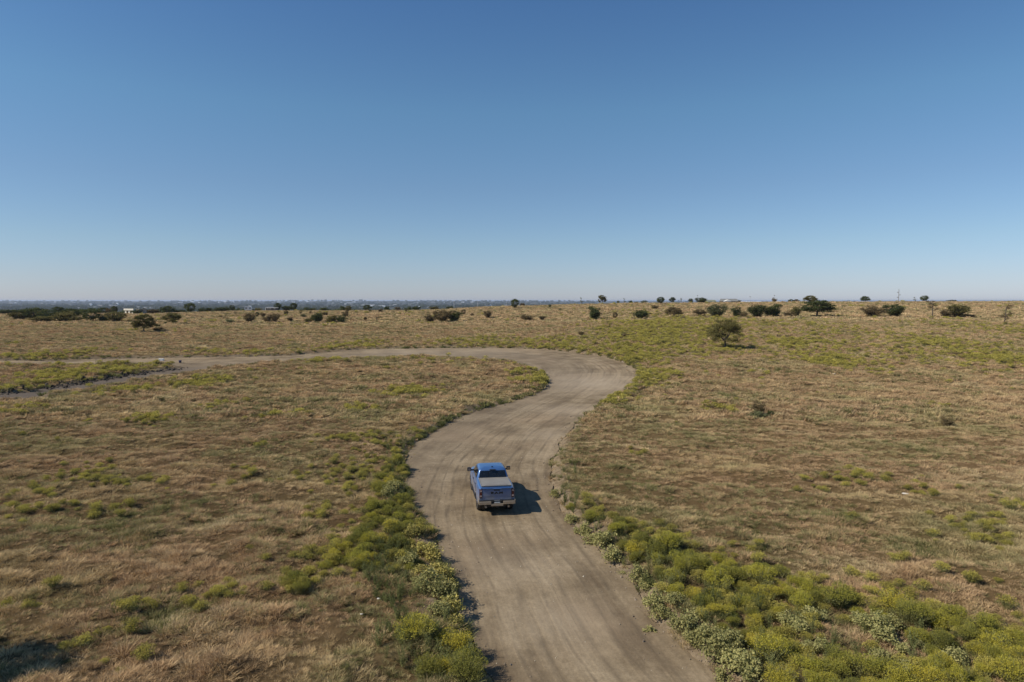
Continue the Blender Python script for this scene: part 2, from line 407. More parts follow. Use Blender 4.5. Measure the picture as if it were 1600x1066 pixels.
# ------------------------------------------------------------------ road sheet
def build_road():
    pts = []
    for (sx, x0, x1, y0, y1) in ((.45, -12, 22, -6, 62), (1.1, -195, 42, 62, 150), (1.1, -195, -12, 30, 62)):
        gx, gy = np.meshgrid(np.arange(x0, x1, sx), np.arange(y0, y1, sx))
        p = np.stack([gx.ravel(), gy.ravel()], 1) + rng.uniform(-.2, .2, (gx.size, 2)) * sx
        p = p[sdist(p[:, 0], p[:, 1]) < -.25 * sx]
        pts.append(p)
    P_ = np.concatenate([OUT] + pts)
    r = delaunay_2d_cdt([Vector(p) for p in P_], [], [list(range(len(OUT)))], 1, 1e-5)
    v = np.array([tuple(p) for p in r[0]]); f = [q for q in r[2]]
    lat, arc = sdist(v[:, 0], v[:, 1], O2, False)
    z = zroad(v[:, 0], v[:, 1], lat, arc)
    faces = []
    for q in f:
        a, b_, c_ = v[q[0]], v[q[1]], v[q[2]]
        s = (b_[0] - a[0]) * (c_[1] - a[1]) - (b_[1] - a[1]) * (c_[0] - a[0])
        faces.append(q if s > 0 else q[::-1])
    me = mesh_np('dirt_road', np.column_stack([v, z]), np.array(faces), np.full(len(faces), 3), None, True)
    li, _ = sdist(v[:, 0], v[:, 1], I2, False); ll, _ = sdist(v[:, 0], v[:, 1], L2, False)
    spur = sm(-36, -60, v[:, 0]) * sm(10.5, 13.5, lat)
    pale = np.zeros(len(v))
    for px, py, rad, am in ((915, 598, 8, 1.0), (870, 590, 6, .6), (890, 640, 4, .55), (860, 680, 3, .4), (800, 885, 2.4, .35), (870, 970, 2.2, .4), (640, 552, 10, .5), (740, 551, 10, .5)):
        qx, qy = at(px, py, -DROP); pale = np.maximum(pale, am * np.exp(-((v[:, 0] - qx) ** 2 + (v[:, 1] - qy) ** 2) / rad ** 2 * 1.2))
    for nm, arr in (('lat', lat), ('arc', arc), ('spur', spur), ('pale', pale)):
        a = me.attributes.new(nm, 'FLOAT', 'POINT'); a.data.foreach_set('value', arr.astype(np.float32))
    tag(link('dirt_road', me, [M_road]), kind='structure')
build_road()

# ------------------------------------------------------------------ scattering
def scatter(name, pts, rot, scl, idx, protos, label, cat):
    """one uncountable cover: points carrying copies of the prototype plants"""
    me = mesh_np(name, pts, np.zeros(0), np.zeros(0, int))
    a = me.attributes.new('rot', 'FLOAT_VECTOR', 'POINT'); a.data.foreach_set('vector', rot.astype(np.float32).ravel())
    a = me.attributes.new('scl', 'FLOAT_VECTOR', 'POINT'); a.data.foreach_set('vector', scl.astype(np.float32).ravel())
    a = me.attributes.new('idx', 'INT', 'POINT'); a.data.foreach_set('value', idx.astype(np.int32))
    o = link(name, me)
    pc = bpy.data.collections.new(name + '_kinds')
    for k, (pm, mats) in enumerate(protos):
        po = bpy.data.objects.new('%s_kind_%02d' % (name, k), pm)
        if not pm.materials:
            for mm in mats: pm.materials.append(mm)
        pc.objects.link(po)
    g = bpy.data.node_groups.new(name, 'GeometryNodeTree')
    g.interface.new_socket('Geometry', in_out='INPUT', socket_type='NodeSocketGeometry')
    g.interface.new_socket('Geometry', in_out='OUTPUT', socket_type='NodeSocketGeometry')
    gi = g.nodes.new('NodeGroupInput'); go = g.nodes.new('NodeGroupOutput')
    ci = g.nodes.new('GeometryNodeCollectionInfo'); ci.inputs['Collection'].default_value = pc
    ci.inputs['Separate Children'].default_value = True; ci.inputs['Reset Children'].default_value = True
    ip = g.nodes.new('GeometryNodeInstanceOnPoints'); ip.inputs['Pick Instance'].default_value = True
    def attr(nm, ty):
        n = g.nodes.new('GeometryNodeInputNamedAttribute'); n.data_type = ty; n.inputs['Name'].default_value = nm
        return [s for s in n.outputs if s.enabled and s.name == 'Attribute'][0]
    g.links.new(gi.outputs[0], ip.inputs['Points']); g.links.new(ci.outputs[0], ip.inputs['Instance'])
    g.links.new(attr('idx', 'INT'), ip.inputs['Instance Index'])
    e = g.nodes.new('FunctionNodeEulerToRotation'); g.links.new(attr('rot', 'FLOAT_VECTOR'), e.inputs[0])
    g.links.new(e.outputs[0], ip.inputs['Rotation'])
    g.links.new(attr('scl', 'FLOAT_VECTOR'), ip.inputs['Scale'])
    g.links.new(ip.outputs[0], go.inputs[0])
    md = o.modifiers.new('scatter', 'NODES'); md.node_group = g
    return tag(o, label, cat, kind='stuff')

def tuft(n, rad, h, w, lean=.5, bias=(.25, .05), seed=0, droop=.35):
    """a tussock of bent, tapering blades"""
    r = np.random.default_rng(seed)
    an = r.uniform(0, 2 * np.pi, n); rr = rad * np.sqrt(r.uniform(0, 1, n)) * .6
    b = np.stack([rr * np.cos(an), rr * np.sin(an), np.zeros(n) - .05], 1)
    an2 = an + r.normal(0, .6, n); L_ = h * r.uniform(.55, 1.15, n)
    ln = r.uniform(.1, lean, n) + rr / rad * .35
    dr = np.stack([np.cos(an2) * ln + bias[0], np.sin(an2) * ln + bias[1], np.ones(n)], 1)
    dr /= np.linalg.norm(dr, axis=1)[:, None]
    mid = b + dr * (L_ * .55)[:, None]
    tip = mid + (dr * np.array([1.6, 1.6, 1 - droop])) * (L_ * .45)[:, None] * r.uniform(.7, 1.1, n)[:, None]
    sa = r.uniform(0, np.pi, n); side = np.stack([np.cos(sa), np.sin(sa), np.zeros(n)], 1) * (w * r.uniform(.6, 1.2, n))[:, None]
    V = np.concatenate([b - side * .5, b + side * .5, mid + side * .42, mid - side * .42, tip + side * .08], 0)
    i = np.arange(n)
    quads = np.stack([i, i + n, i + 2 * n, i + 3 * n], 1); tris = np.stack([i + 3 * n, i + 2 * n, i + 4 * n], 1)
    return mesh_np('tuft', V, np.concatenate([quads.ravel(), tris.ravel()]), np.concatenate([np.full(n, 4), np.full(n, 3)]))

def leaf_cloud(centers, n_per, sig, size, r, up=.3, aspect=1.0):
    """small randomly turned leaf faces gathered round the given points"""
    m_ = len(centers) * n_per
    c = np.repeat(centers, n_per, 0) + r.normal(0, 1, (m_, 3)) * sig
    a = r.normal(0, 1, (m_, 3)); a[:, 2] *= (1 - up); a /= np.linalg.norm(a, axis=1)[:, None]
    bb = np.cross(a, r.normal(0, 1, (m_, 3))); bb /= np.linalg.norm(bb, axis=1)[:, None]
    s = size * r.uniform(.5, 1.3, m_)[:, None]
    V = np.stack([c - a * s, c + bb * s * .55 * aspect - a * s * .1, c + a * s, c - bb * s * .55 * aspect + a * s * .1], 1).reshape(-1, 3)
    return V

def dome(seed, n=900, stems=260, size=.030, side=320):
    """a rounded broomweed bush one metre wide: fine stems fanning up to a fuzzy flat-topped dome"""
    r = np.random.default_rng(seed)
    k = int(r.integers(9, 22))
    th = r.uniform(0, 2 * np.pi, k); rr = np.sqrt(r.uniform(0, 1, k)) * .40
    lob = np.stack([rr * np.cos(th), rr * np.sin(th), .50 - rr * rr * 1.3 + r.uniform(-.14, .10, k)], 1)
    which = r.integers(0, k, n)
    d_ = r.normal(0, 1, (n, 3)); d_[:, 2] = np.abs(d_[:, 2]) * .9 - .15; d_ /= np.linalg.norm(d_, axis=1)[:, None]
    c = lob[which] + d_ * np.array([.20, .20, .15]) * (1.0 + r.normal(0, .13, n))[:, None]
    V = leaf_cloud(c, 1, 0.0, size, r, up=0)
    q = np.arange(len(V)).reshape(-1, 4)
    # loose sprays standing out of the dome
    ns = n // 5; c3 = lob[r.integers(0, k, ns)] + np.array([0, 0, .10]) + r.normal(0, 1, (ns, 3)) * np.array([.13, .13, .07])
    V = np.concatenate([V, leaf_cloud(c3, 1, 0.0, size * .8, r, up=-1)]); c = np.concatenate([c, c3]); n = n + ns
    q = np.arange(len(V)).reshape(-1, 4)
    # stems
    an = r.uniform(0, 2 * np.pi, stems); b = np.stack([.10 * np.cos(an), .10 * np.sin(an), np.full(stems, -.05)], 1) * r.uniform(.2, 1, stems)[:, None]
    b[:, 2] = -.05
    tp = c[r.integers(0, n, stems)]
    sd_ = r.normal(0, 1, (stems, 3)); sd_ /= np.linalg.norm(sd_, axis=1)[:, None]; w = .010
    S = np.stack([b - sd_ * w, b + sd_ * w, tp + sd_ * w * .6, tp - sd_ * w * .6], 1).reshape(-1, 3)
    q2 = np.arange(len(S)).reshape(-1, 4) + len(V)
    # green side growth lower down
    an = r.uniform(0, 2 * np.pi, side); rr = r.uniform(.1, .40, side)
    c2 = np.stack([rr * np.cos(an), rr * np.sin(an), r.uniform(.02, .34, side)], 1)
    G = leaf_cloud(c2, 1, 0.0, size * 1.25, r, up=-.5, aspect=.5)
    q3 = np.arange(len(G)).reshape(-1, 4) + len(V) + len(S)
    qq = np.concatenate([q, q2, q3]); mi = np.concatenate([(c[:, 2] < .34 + r.normal(0, .05, n)).astype(int), np.ones(len(q2) + len(q3))])
    return mesh_np('yellow_bush', np.concatenate([V, S, G]), qq, np.full(len(qq), 4), mi)

def broad(seed, n=820):
    """a metre-wide mound of broad pale leaves on branching stalks"""
    r = np.random.default_rng(seed)
    k = 24
    th = r.uniform(0, 2 * np.pi, k); rr = np.sqrt(r.uniform(0, 1, k)) * .42
    tips = np.stack([rr * np.cos(th), rr * np.sin(th), r.uniform(.32, .75, k) * (1 - rr * .8)], 1)
    which = r.integers(0, k, n)
    c = tips[which] + r.normal(0, 1, (n, 3)) * np.array([.085, .085, .09]); c[:, 2] = np.maximum(c[:, 2], .05)
    nr = r.normal(0, .6, (n, 3)) + np.array([0, 0, .9]); nr /= np.linalg.norm(nr, axis=1)[:, None]
    a = np.cross(nr, r.normal(0, 1, (n, 3))); a /= np.linalg.norm(a, axis=1)[:, None]; bb = np.cross(nr, a)
    s = (.038 * r.uniform(.5, 1.35, n))[:, None]
    V = np.stack([c - a * s, c - a * s * .35 + bb * s * .8 + nr * s * .25, c + a * s * .6 + bb * s * .55 + nr * s * .15, c + a * s * 1.1 - nr * s * .2,
                  c + a * s * .6 - bb * s * .55 + nr * s * .15, c - a * s * .35 - bb * s * .8 + nr * s * .25], 1).reshape(-1, 3)
    q = np.arange(len(V)).reshape(-1, 6)
    lo = np.concatenate([q[:, [0, 1, 2, 3]], q[:, [0, 3, 4, 5]]]).ravel(); sz = np.full(2 * n, 4)
    b = tips * np.array([.15, .15, 0]) + np.array([0, 0, -.05]); w = .012
    S = []; 
    for i in range(k):
        sx = np.array([math.cos(i), math.sin(i), 0]) * w
        S += [b[i] - sx, b[i] + sx, tips[i] + sx * .5, tips[i] - sx * .5]
    S = np.array(S); q2 = np.arange(len(S)) + len(V)
    return mesh_np('broad_leaf_plant', np.concatenate([V, S]), np.concatenate([lo, q2]), np.concatenate([sz, np.full(k, 4)]),
                   np.concatenate([np.zeros(2 * n), np.ones(k)]))

def rock_mesh(seed, flat=.7, name='rock'):
    bm = bmesh.new(); bmesh.ops.create_icosphere(bm, subdivisions=2, radius=.5)
    r = random.Random(seed); k = [Vector((r.uniform(-1, 1), r.uniform(-1, 1), r.uniform(-1, 1))) for _ in range(7)]
    for v in bm.verts:
        s = 1
        for q in k: s -= .16 * max(0, v.co.normalized().dot(q.normalized()) - .35) * (1 + q.length)
        v.co *= s * r.uniform(.93, 1.05); v.co.z *= flat
    me = bpy.data.meshes.new(name); bm.to_mesh(me); bm.free(); return me

def wedge(n, d0, d1, a=.90):
    D = np.sqrt(rng.uniform(d0 * d0, d1 * d1, n)); x = rng.uniform(-a, a, n) * D
    return x, D
def area(d0, d1, a=.90): return a * (d1 * d1 - d0 * d0)

# where the yellow and the green weeds grow on the land: soft spots (image place on the ground, radius in metres)
YS = [(1045,512,9),(1020,522,8),(1000,535,7),(985,545,6),(965,553,4),(1060,500,14),(1010,595,1.8),(985,605,1.5),(965,618,1.4),(945,628,1.3),(1025,585,2.2),
      (880,543,7),(850,541,6),(760,540,5),(700,541,3),(555,543,4),(520,546,3.5),(90,558,4),(30,558,3),(300,556,3),(380,554,3),
      (850,598,2.2),(842,586,2.5),(640,612,2.0),(660,680,1.5),(630,700,2.2),(610,725,2.4),(590,740,2.5),(560,640,1.2),(590,770,2),(560,800,2),(590,830,2),(560,860,2.2),(510,880,2),(470,915,1.0),
      (130,735,1.3),(165,740,1.6),(175,750,1.5),(95,755,1.2),(60,772,1.2),(95,795,1.5),(170,795,.9),(235,755,1.0),(380,745,1.4),(240,660,1.5),(340,635,1.2),(245,655,1.3),(310,600,2),(30,605,3),(100,590,4),(160,580,4),(220,575,3),(75,600,3),
      (1250,538,6),(1330,545,8),(1420,548,9),(1500,552,8),(1570,560,7),(1540,545,9),(1370,535,8),(1290,565,4),(1480,540,7),(1140,548,3),(1120,640,1),(1050,660,.7),(1065,700,.7),(1260,510,10),(1560,515,9),(1320,760,1.4),(1430,770,1.5),(1345,748,1),(1530,840,1.0),(1540,820,1.1),(1590,790,1.2),(1325,810,.7),
      (330,925,1.0),(150,1000,.7),(460,915,.8),(20,950,.7),(240,945,.6),(170,1050,.6),(20,800,1),(510,560,2),(440,650,1.2),(550,690,1.6),(200,610,2.0),(1100,505,12),(1160,512,8),(920,800,1.2),(960,825,1.6),(1000,850,1.8),(1050,870,2),(1110,885,2),(1170,905,2),(1230,925,2),(1300,945,2),(1400,955,2),(1480,975,2),(1560,990,2),(1100,930,1.6),(1170,960,1.6),(1200,1010,1.6),(1300,1045,1.5),(1450,1040,1.5),(1560,1040,1.6),(1020,530,8),(1035,520,8),(975,560,4),(650,840,1),(640,800,1.2),(630,780,1.2)]
GS = [(250,795,2.5),(290,790,2),(200,830,2),(240,960,1.6),(230,970,1.5),(180,820,2),(560,720,3),(480,640,6),(600,640,5),(430,700,4),(1180,860,2),(1170,820,2),(940,720,3),(960,650,3),(1000,680,4),(1230,790,2),(1290,800,2),(1420,850,1.5),(1405,845,1.4),
      (1100,690,4),(640,980,1.5),(600,960,1.6),(650,930,1.3),(640,900,1.2),(700,1000,1.1),(630,1040,1.3),(690,1060,1.2),(1480,655,1.5),(1150,620,5),(1400,700,5),(1010,765,1.4),(985,800,1.3),(960,740,2),(890,725,1.2),(900,760,1.3),(1000,560,3),(940,545,3),(985,640,2),(610,860,1.6),(620,830,1.4),(600,890,1.5),(630,880,1.2),(640,940,1.4),(670,975,1.4),(660,1030,1.3),(740,1060,1),(1000,890,1.2),(1050,925,1.2),(1100,960,1.2),(1150,1000,1.3),(1060,900,1.3),(650,960,1.4),(625,990,1.5),(655,1010,1.3),(610,1030,1.4),(690,1020,1.2),(585,960,1.2),(620,760,1.3),(600,800,1.5),(635,820,1.2),(650,720,1.2),(1000,850,1.2),(1130,900,1.5),(1200,940,1.5),(1280,960,1.4),(1500,1000,1.5),(1400,1060,1.5),(1250,1060,1.5)]
def spots(lst):
    o = []
    for px, py, r in lst:
        x, y = at(px, py); st = 1 + max(0, (y - 60) / 60)
        o.append((x, y, r, r * st))
    return o
YW, GW = spots(YS), spots(GS)
def spot_field(x, y, W):
    f = np.zeros(len(x))
    for sx, sy, rx, ry in W:
        d2 = ((x - sx) / (rx * 1.15)) ** 2 + ((y - sy) / ry) ** 2
        f = np.maximum(f, np.exp(-d2 * .9) * (1.0 if rx < 2.7 else .5 if rx < 4 else (.75 if rx < 7.5 else (1.1 if sx < 45 else .22))))
    return f

BW = [(x, y, r, r) for x, y, r in [(*at(530, 955), 1.6), (*at(520, 1000), 1.4), (*at(1360, 1030), 1.0), (*at(1320, 1005), .9), (*at(1470, 1050), .9)]]
def cover(x, y, sd, scale):
    """share of yellow and green growth at a place"""
    n1 = fbm(x / (2.2 * scale), y / (2.2 * scale), 71, 3); n2 = fbm(x / (9.0), y / 7.0, 83, 3); n3 = fbm(x / 1.5, y / 1.5, 91, 2)
    yel = np.clip(spot_field(x, y, YW) * 1.5 * sm(.25, .62, n1 * .6 + n3 * .5), 0, 1)
    yel = np.maximum(yel, sm(.68, .76, n1) * sm(.5, .62, n2) * .4)
    grn = np.maximum(spot_field(x, y, GW) * .75, sm(.34, .76, fbm(x / 5, y / 3.5, 55, 4)) * .55)
    edge = np.exp(-((sd - .35) / .45) ** 2)
    grn = np.maximum(grn, edge * .95); grn = np.where((x > -1) & (y < 60) & (sd < .5), grn * .5, grn)
    return yel, grn

def build_cover():
    near_dry = [(tuft(60, .22, .26, .012, 1.0, (.22, .05), s, .45), [M_dry]) for s in range(3)]
    near_olv = [(tuft(64, .20, .27, .012, .95, (.12, .05), 10 + s, .35), [M_olive]) for s in range(3)]
    near_grn = [(tuft(95, .20, .27, .011, .95, (.1, .05), 20 + s, .35), [M_green]) for s in range(3)]
    mid_dry = [(tuft(56, .42, .40, .034, .9, (.45, .1), 30 + s), [M_dry]) for s in range(3)]
    mid_olv = [(tuft(52, .36, .36, .036, .7, (.15, .05), 40 + s, .1), [M_olive]) for s in range(2)]
    mid_grn = [(tuft(64, .36, .36, .034, .8, (.1, .05), 50 + s, .25), [M_green]) for s in range(2)]
    far_dry = [(tuft(36, 1.1, .50, .16, .9, (.45, .1), 60 + s), [M_dry]) for s in range(2)]
    far_olv = [(tuft(36, 1.0, .50, .16, .7, (.2, .05), 70 + s, .1), [M_olive]) for s in range(2)]
    yb = [(dome(100 + s, 900, 90, .032), [M_yel2, M_yelstem]) for s in range(3)]
    yf = [(dome(110 + s, 150, 1, .07, 60), [M_yel2, M_yelstem]) for s in range(2)]
    B = {k: [] for k in ('dry', 'olv', 'grn', 'yel')}
    for (d0, d1, dens, lod) in ((15.5, 34, 32, 0), (34, 62, 19, 0), (62, 118, 6.5, 1), (118, 205, 3.2, 1), (205, 470, .42, 2)):
        n = int(area(d0, d1) * dens); x, y = wedge(n, d0, d1); sd = road_sd(x, y)
        k = sd > .12 - rng.exponential(.16, len(sd)) * (rng.uniform(0, 1, len(sd)) < .5); x, y, sd = x[k], y[k], sd[k]
        vis = fbm(x / 1.0, y / .8, 31, 2); vis = sm(.18, .82, vis)
        bare = spot_field(x, y, BW)
        k = (rng.uniform(0, 1, len(x)) > bare * .2) & (rng.uniform(0, 1, len(x)) < .74 + .5 * vis)
        x, y, sd, vis = x[k], y[k], sd[k], vis[k]
        keep = ~((sd < .75) & (y < 62) & (x > -1.5) & (rng.uniform(0, 1, len(x)) < .8 * fbm(x / .9, y / .9, 88, 2) + .35))
        keep &= ~((x < -25) & (y > 70) & (sd < 1.1) & (rng.uniform(0, 1, len(x)) < .65))
        x, y, sd, vis = x[keep], y[keep], sd[keep], vis[keep]
        yel, grn = cover(x, y, sd, 1 + lod)
        u = rng.uniform(0, 1, len(x)); u2 = rng.uniform(0, 1, len(x))
        isY = u < yel * (.09, .42, .75)[lod] * (1.0 if d0 < 30 else 1.25)
        isG = (~isY) & (u2 < grn)
        edge = np.exp(-((sd - .35) / .5) ** 2)
        deep = isG & (rng.uniform(0, 1, len(x)) < np.maximum(np.maximum(edge * np.where(x > 0, .45, .85), spot_field(x, y, GW) * .38), .08))
        olv = isG & ~deep
        dry = ~isY & ~isG
        z = zground(x, y, sd)
        for key, msk in (('dry', dry), ('olv', olv), ('grn', deep), ('yel', isY)):
            nn = int(msk.sum())
            rz = rng.uniform(-.7, .7, nn) if key == 'dry' else rng.uniform(0, 6.28, nn)
            rot = np.stack([rng.normal(0, .10, nn), rng.normal(0, .10, nn), rz], 1)
            s = rng.uniform(.6, 1.3, nn) * (.52 + .85 * vis[msk])
            if key == 'grn': s = s * (1.0 + .30 * edge[msk])
            if key == 'yel': s = rng.uniform(.35, .95, nn) * (.75, 1.15, 1.9)[lod]
            sc = np.stack([s, s, s * rng.uniform(.75, 1.15, nn)], 1)
            B[key].append((np.stack([x[msk], y[msk], z[msk]], 1), rot, sc, lod, nn))
    def emit(key, sets, name, label, cat):
        P_, Rt, Sc, Ix = [], [], [], []
        offs = np.cumsum([0] + [len(s) for s in sets])
        for (p, r_, s, lod, nn) in B[key]:
            l = min(lod, len(sets) - 1)
            P_.append(p); Rt.append(r_); Sc.append(s); Ix.append(rng.integers(0, len(sets[l]), nn) + offs[l])
        scatter(name, np.concatenate(P_), np.concatenate(Rt), np.concatenate(Sc), np.concatenate(Ix), sum(sets, []), label, cat)
        print(name, sum(len(p) for p in P_))
    emit('dry', [near_dry, mid_dry, far_dry], 'dry_grass', 'dry tan and russet prairie grass covering the fields on both sides of the road', 'grass')
    emit('olv', [near_olv, mid_olv, far_olv], 'olive_weeds', 'patches of olive green weeds mixed through the dry grass of the fields', 'weeds')
    emit('grn', [near_grn, mid_grn, far_olv], 'green_weeds', 'dark green weeds growing thickest in a fringe along the dirt road edges', 'weeds')
    emit('yel', [yb, yf, yf], 'yellow_weeds', 'low yellow-green flowering weeds dotted and drifted across the fields', 'weeds')
build_cover()

def build_tall_weeds():
    polys = [([(600,850),(640,850),(665,905),(700,960),(730,1010),(770,1075),(600,1075),(585,1000),(600,950),(560,915),(575,880)], 5.5), ([(600,690),(650,684),(632,735),(640,790),(655,850),(620,860),(600,800),(606,740)], 3.0),
             ([(865,770),(880,768),(960,815),(1050,862),(1140,905),(1200,960),(1220,1070),(1180,1060),(1100,985),(1030,930),(960,865),(900,815)], 3.2),
             ([(1200,960),(1300,965),(1600,1010),(1640,1075),(1220,1070)], 1.3), ([(855,700),(880,690),(905,745),(885,775),(866,765)], 1.2), ([(700,665),(850,600),(858,606),(760,648),(700,672)], 3.5)]
    P_ = []
    for poly, dens in polys:
        w = np.array([at(px, py) for px, py in poly]); a0 = w.min(0); a1 = w.max(0)
        n = int((a1 - a0).prod() * dens); q = rng.uniform(a0, a1, (n, 2))
        inside = np.zeros(n, bool)
        for i in range(len(w)):
            (x1, y1), (x2, y2) = w[i - 1], w[i]
            if y1 == y2: continue
            inside ^= ((y1 > q[:, 1]) != (y2 > q[:, 1])) & (q[:, 0] < (x2 - x1) * (q[:, 1] - y1) / (y2 - y1) + x1)
        P_.append(q[inside])
    q = np.concatenate(P_); sd = road_sd(q[:, 0], q[:, 1])
    k = (sd > .25) & (rng.uniform(0, 1, len(q)) < sm(.25, .6, fbm(q[:, 0] / 1.3, q[:, 1] / 1.3, 66, 2)) + .15)
    q, sd = q[k], sd[k]; n = len(q); z = zground(q[:, 0], q[:, 1], sd); s = rng.uniform(.4, .92, n) * np.where(q[:, 1] > 30, .8, 1)
    def weed(seed):
        r = np.random.default_rng(seed); m_ = 16
        a = r.uniform(0, 6.28, m_); ln = r.uniform(.05, .30, m_); h = r.uniform(.45, .95, m_)
        t_ = r.uniform(.2, 1.05, (m_, 42)); c = np.stack([np.cos(a)[:, None] * ln[:, None] * t_, np.sin(a)[:, None] * ln[:, None] * t_, h[:, None] * t_], -1).reshape(-1, 3)
        V = leaf_cloud(c, 1, .022, .038, r, up=-.8, aspect=.45)
        return mesh_np('tall_weed', V, np.arange(len(V)).reshape(-1, 4), np.full(len(V) // 4, 4))
    scatter('tall_green_weeds', np.column_stack([q, z - .03]), np.stack([rng.normal(0, .08, n), rng.normal(0, .08, n), rng.uniform(0, 6.28, n)], 1), np.stack([s, s, s * rng.uniform(.7, 1.1, n)], 1), rng.integers(0, 4, n),
            [(weed(700 + i), [M_tall]) for i in range(4)], 'tall leafy grey-green weeds crowding the road verges between the yellow bushes', 'weeds')
    print('tall weeds', n)
build_tall_weeds()

# pebbles on the road, crumbled soil along its edges, dark clods by the spur track
def build_stones():
    protos = [rock_mesh(s, .6, 'pebble') for s in range(3)]
    x, y = wedge(15000, 15.5, 75, .6); sd = road_sd(x, y); k = sd < -.2; x, y, sd = x[k], y[k], sd[k]
    lat, arc = sdist(x, y, O2, False)
    z = zroad(x, y, lat, arc); n = len(x)
    s = rng.gamma(1.3, .012, n) + .010
    k = rng.uniform(0, 1, n) < .35 + .65 * (fbm(x / 2, y / 4, 5, 2) > .5)
    scatter('pebbles', np.stack([x, y, z], 1)[k], rng.uniform(0, 6, (n, 3))[k], np.stack([s * 1.4, s, s * .8], 1)[k], rng.integers(0, 3, n)[k], [(p, [M_stone]) for p in protos],
            'small pale pebbles strewn over the grey-brown dirt road', 'pebbles')
    # crumbs
    P1 = []; 
    for i in range(len(OUT) - 1):
        a, b_ = OUT[i], OUT[i + 1]; l = np.linalg.norm(b_ - a)
        if l > 12 or a[1] < 14 or a[1] > 140: continue
        m_ = int(l * (14 if a[1] < 60 else 3))
        if m_ == 0: continue
        tt = rng.uniform(0, 1, m_)[:, None]; q = a + (b_ - a) * tt + rng.normal(0, 1, (m_, 2)) * (np.where(rng.uniform(0, 1, (m_, 1)) < .3, .8, .28) if a[1] < 60 else .5); P1.append(q)
    q = np.concatenate(P1); sd = road_sd(q[:, 0], q[:, 1]); z = np.where(sd < 0, zroad(q[:, 0], q[:, 1]), zground(q[:, 0], q[:, 1], sd))
    n = len(q); s = rng.gamma(1.7, .022, n) + .02; s *= np.where(q[:, 1] > 60, 2.2, 1)
    pr = [rock_mesh(10 + s_, .7, 'crumb') for s_ in range(3)]
    scatter('soil_crumbs', np.column_stack([q, z]), rng.uniform(0, 6, (n, 3)), np.stack([s * 1.3, s, s * .8], 1), rng.integers(0, 3, n), [(p, [M_clod2]) for p in pr],
            'crumbled brown soil lining both edges of the dirt road', 'soil')
    # dark turned clods beside the spur track
    P2 = []
    lines = [([(0, 613), (50, 606), (100, 600), (150, 592), (200, 584), (240, 578), (280, 573.5)], 17, .75, 1.15), ([(0, 631), (60, 622), (110, 614), (165, 603), (210, 598), (270, 588), (350, 577)], 2.2, .45, .7)]
    for px, dens, sig, zb in lines:
        w = smooth([at(a, b_) for a, b_ in px], 2)
        for i in range(len(w) - 1):
            l = np.linalg.norm(w[i + 1] - w[i]); m_ = rng.poisson(l * dens * (.3 + 1.4 * float(vnoise(w[i][0] / 4, w[i][1] / 4, 3))))
            tt = rng.uniform(0, 1, m_)[:, None]; qq = w[i] + (w[i + 1] - w[i]) * tt + rng.normal(0, sig, (m_, 2))
            P2.append(np.column_stack([qq, np.minimum(rng.gamma(2.2, .10, m_), .42) * zb + .08]))
    q = np.concatenate(P2); sd = road_sd(q[:, 0], q[:, 1]); z = zground(q[:, 0], q[:, 1], sd) + np.where(sd > 0, .10, .2); n = len(q)
    pr = [rock_mesh(30 + s_, .75, 'clod') for s_ in range(4)]
    s = q[:, 2]
    scatter('dark_soil_clods', np.column_stack([q[:, :2], z]), rng.uniform(0, 6, (n, 3)), np.stack([s * 1.3, s, s * .8], 1), rng.integers(0, 4, n), [(p, [M_clod]) for p in pr],
            'ragged ridge of dark turned soil clods beside the narrow spur track on the left', 'soil clods')
build_stones()

# ------------------------------------------------------------------ ordinal words for labels
ONES = 'first second third fourth fifth sixth seventh eighth ninth tenth eleventh twelfth thirteenth fourteenth fifteenth sixteenth seventeenth eighteenth nineteenth'.split()
TENS = {2: 'twenty', 3: 'thirty', 4: 'forty', 5: 'fifty', 6: 'sixty', 7: 'seventy', 8: 'eighty', 9: 'ninety'}
def ordw(n):
    if n < 20: return ONES[n - 1]
    if n >= 100: return 'hundred-and-' + ordw(n - 100) if n > 100 else 'hundredth'
    return TENS[n // 10][:-1] + 'ieth' if n % 10 == 0 else TENS[n // 10] + '-' + ONES[n % 10 - 1]

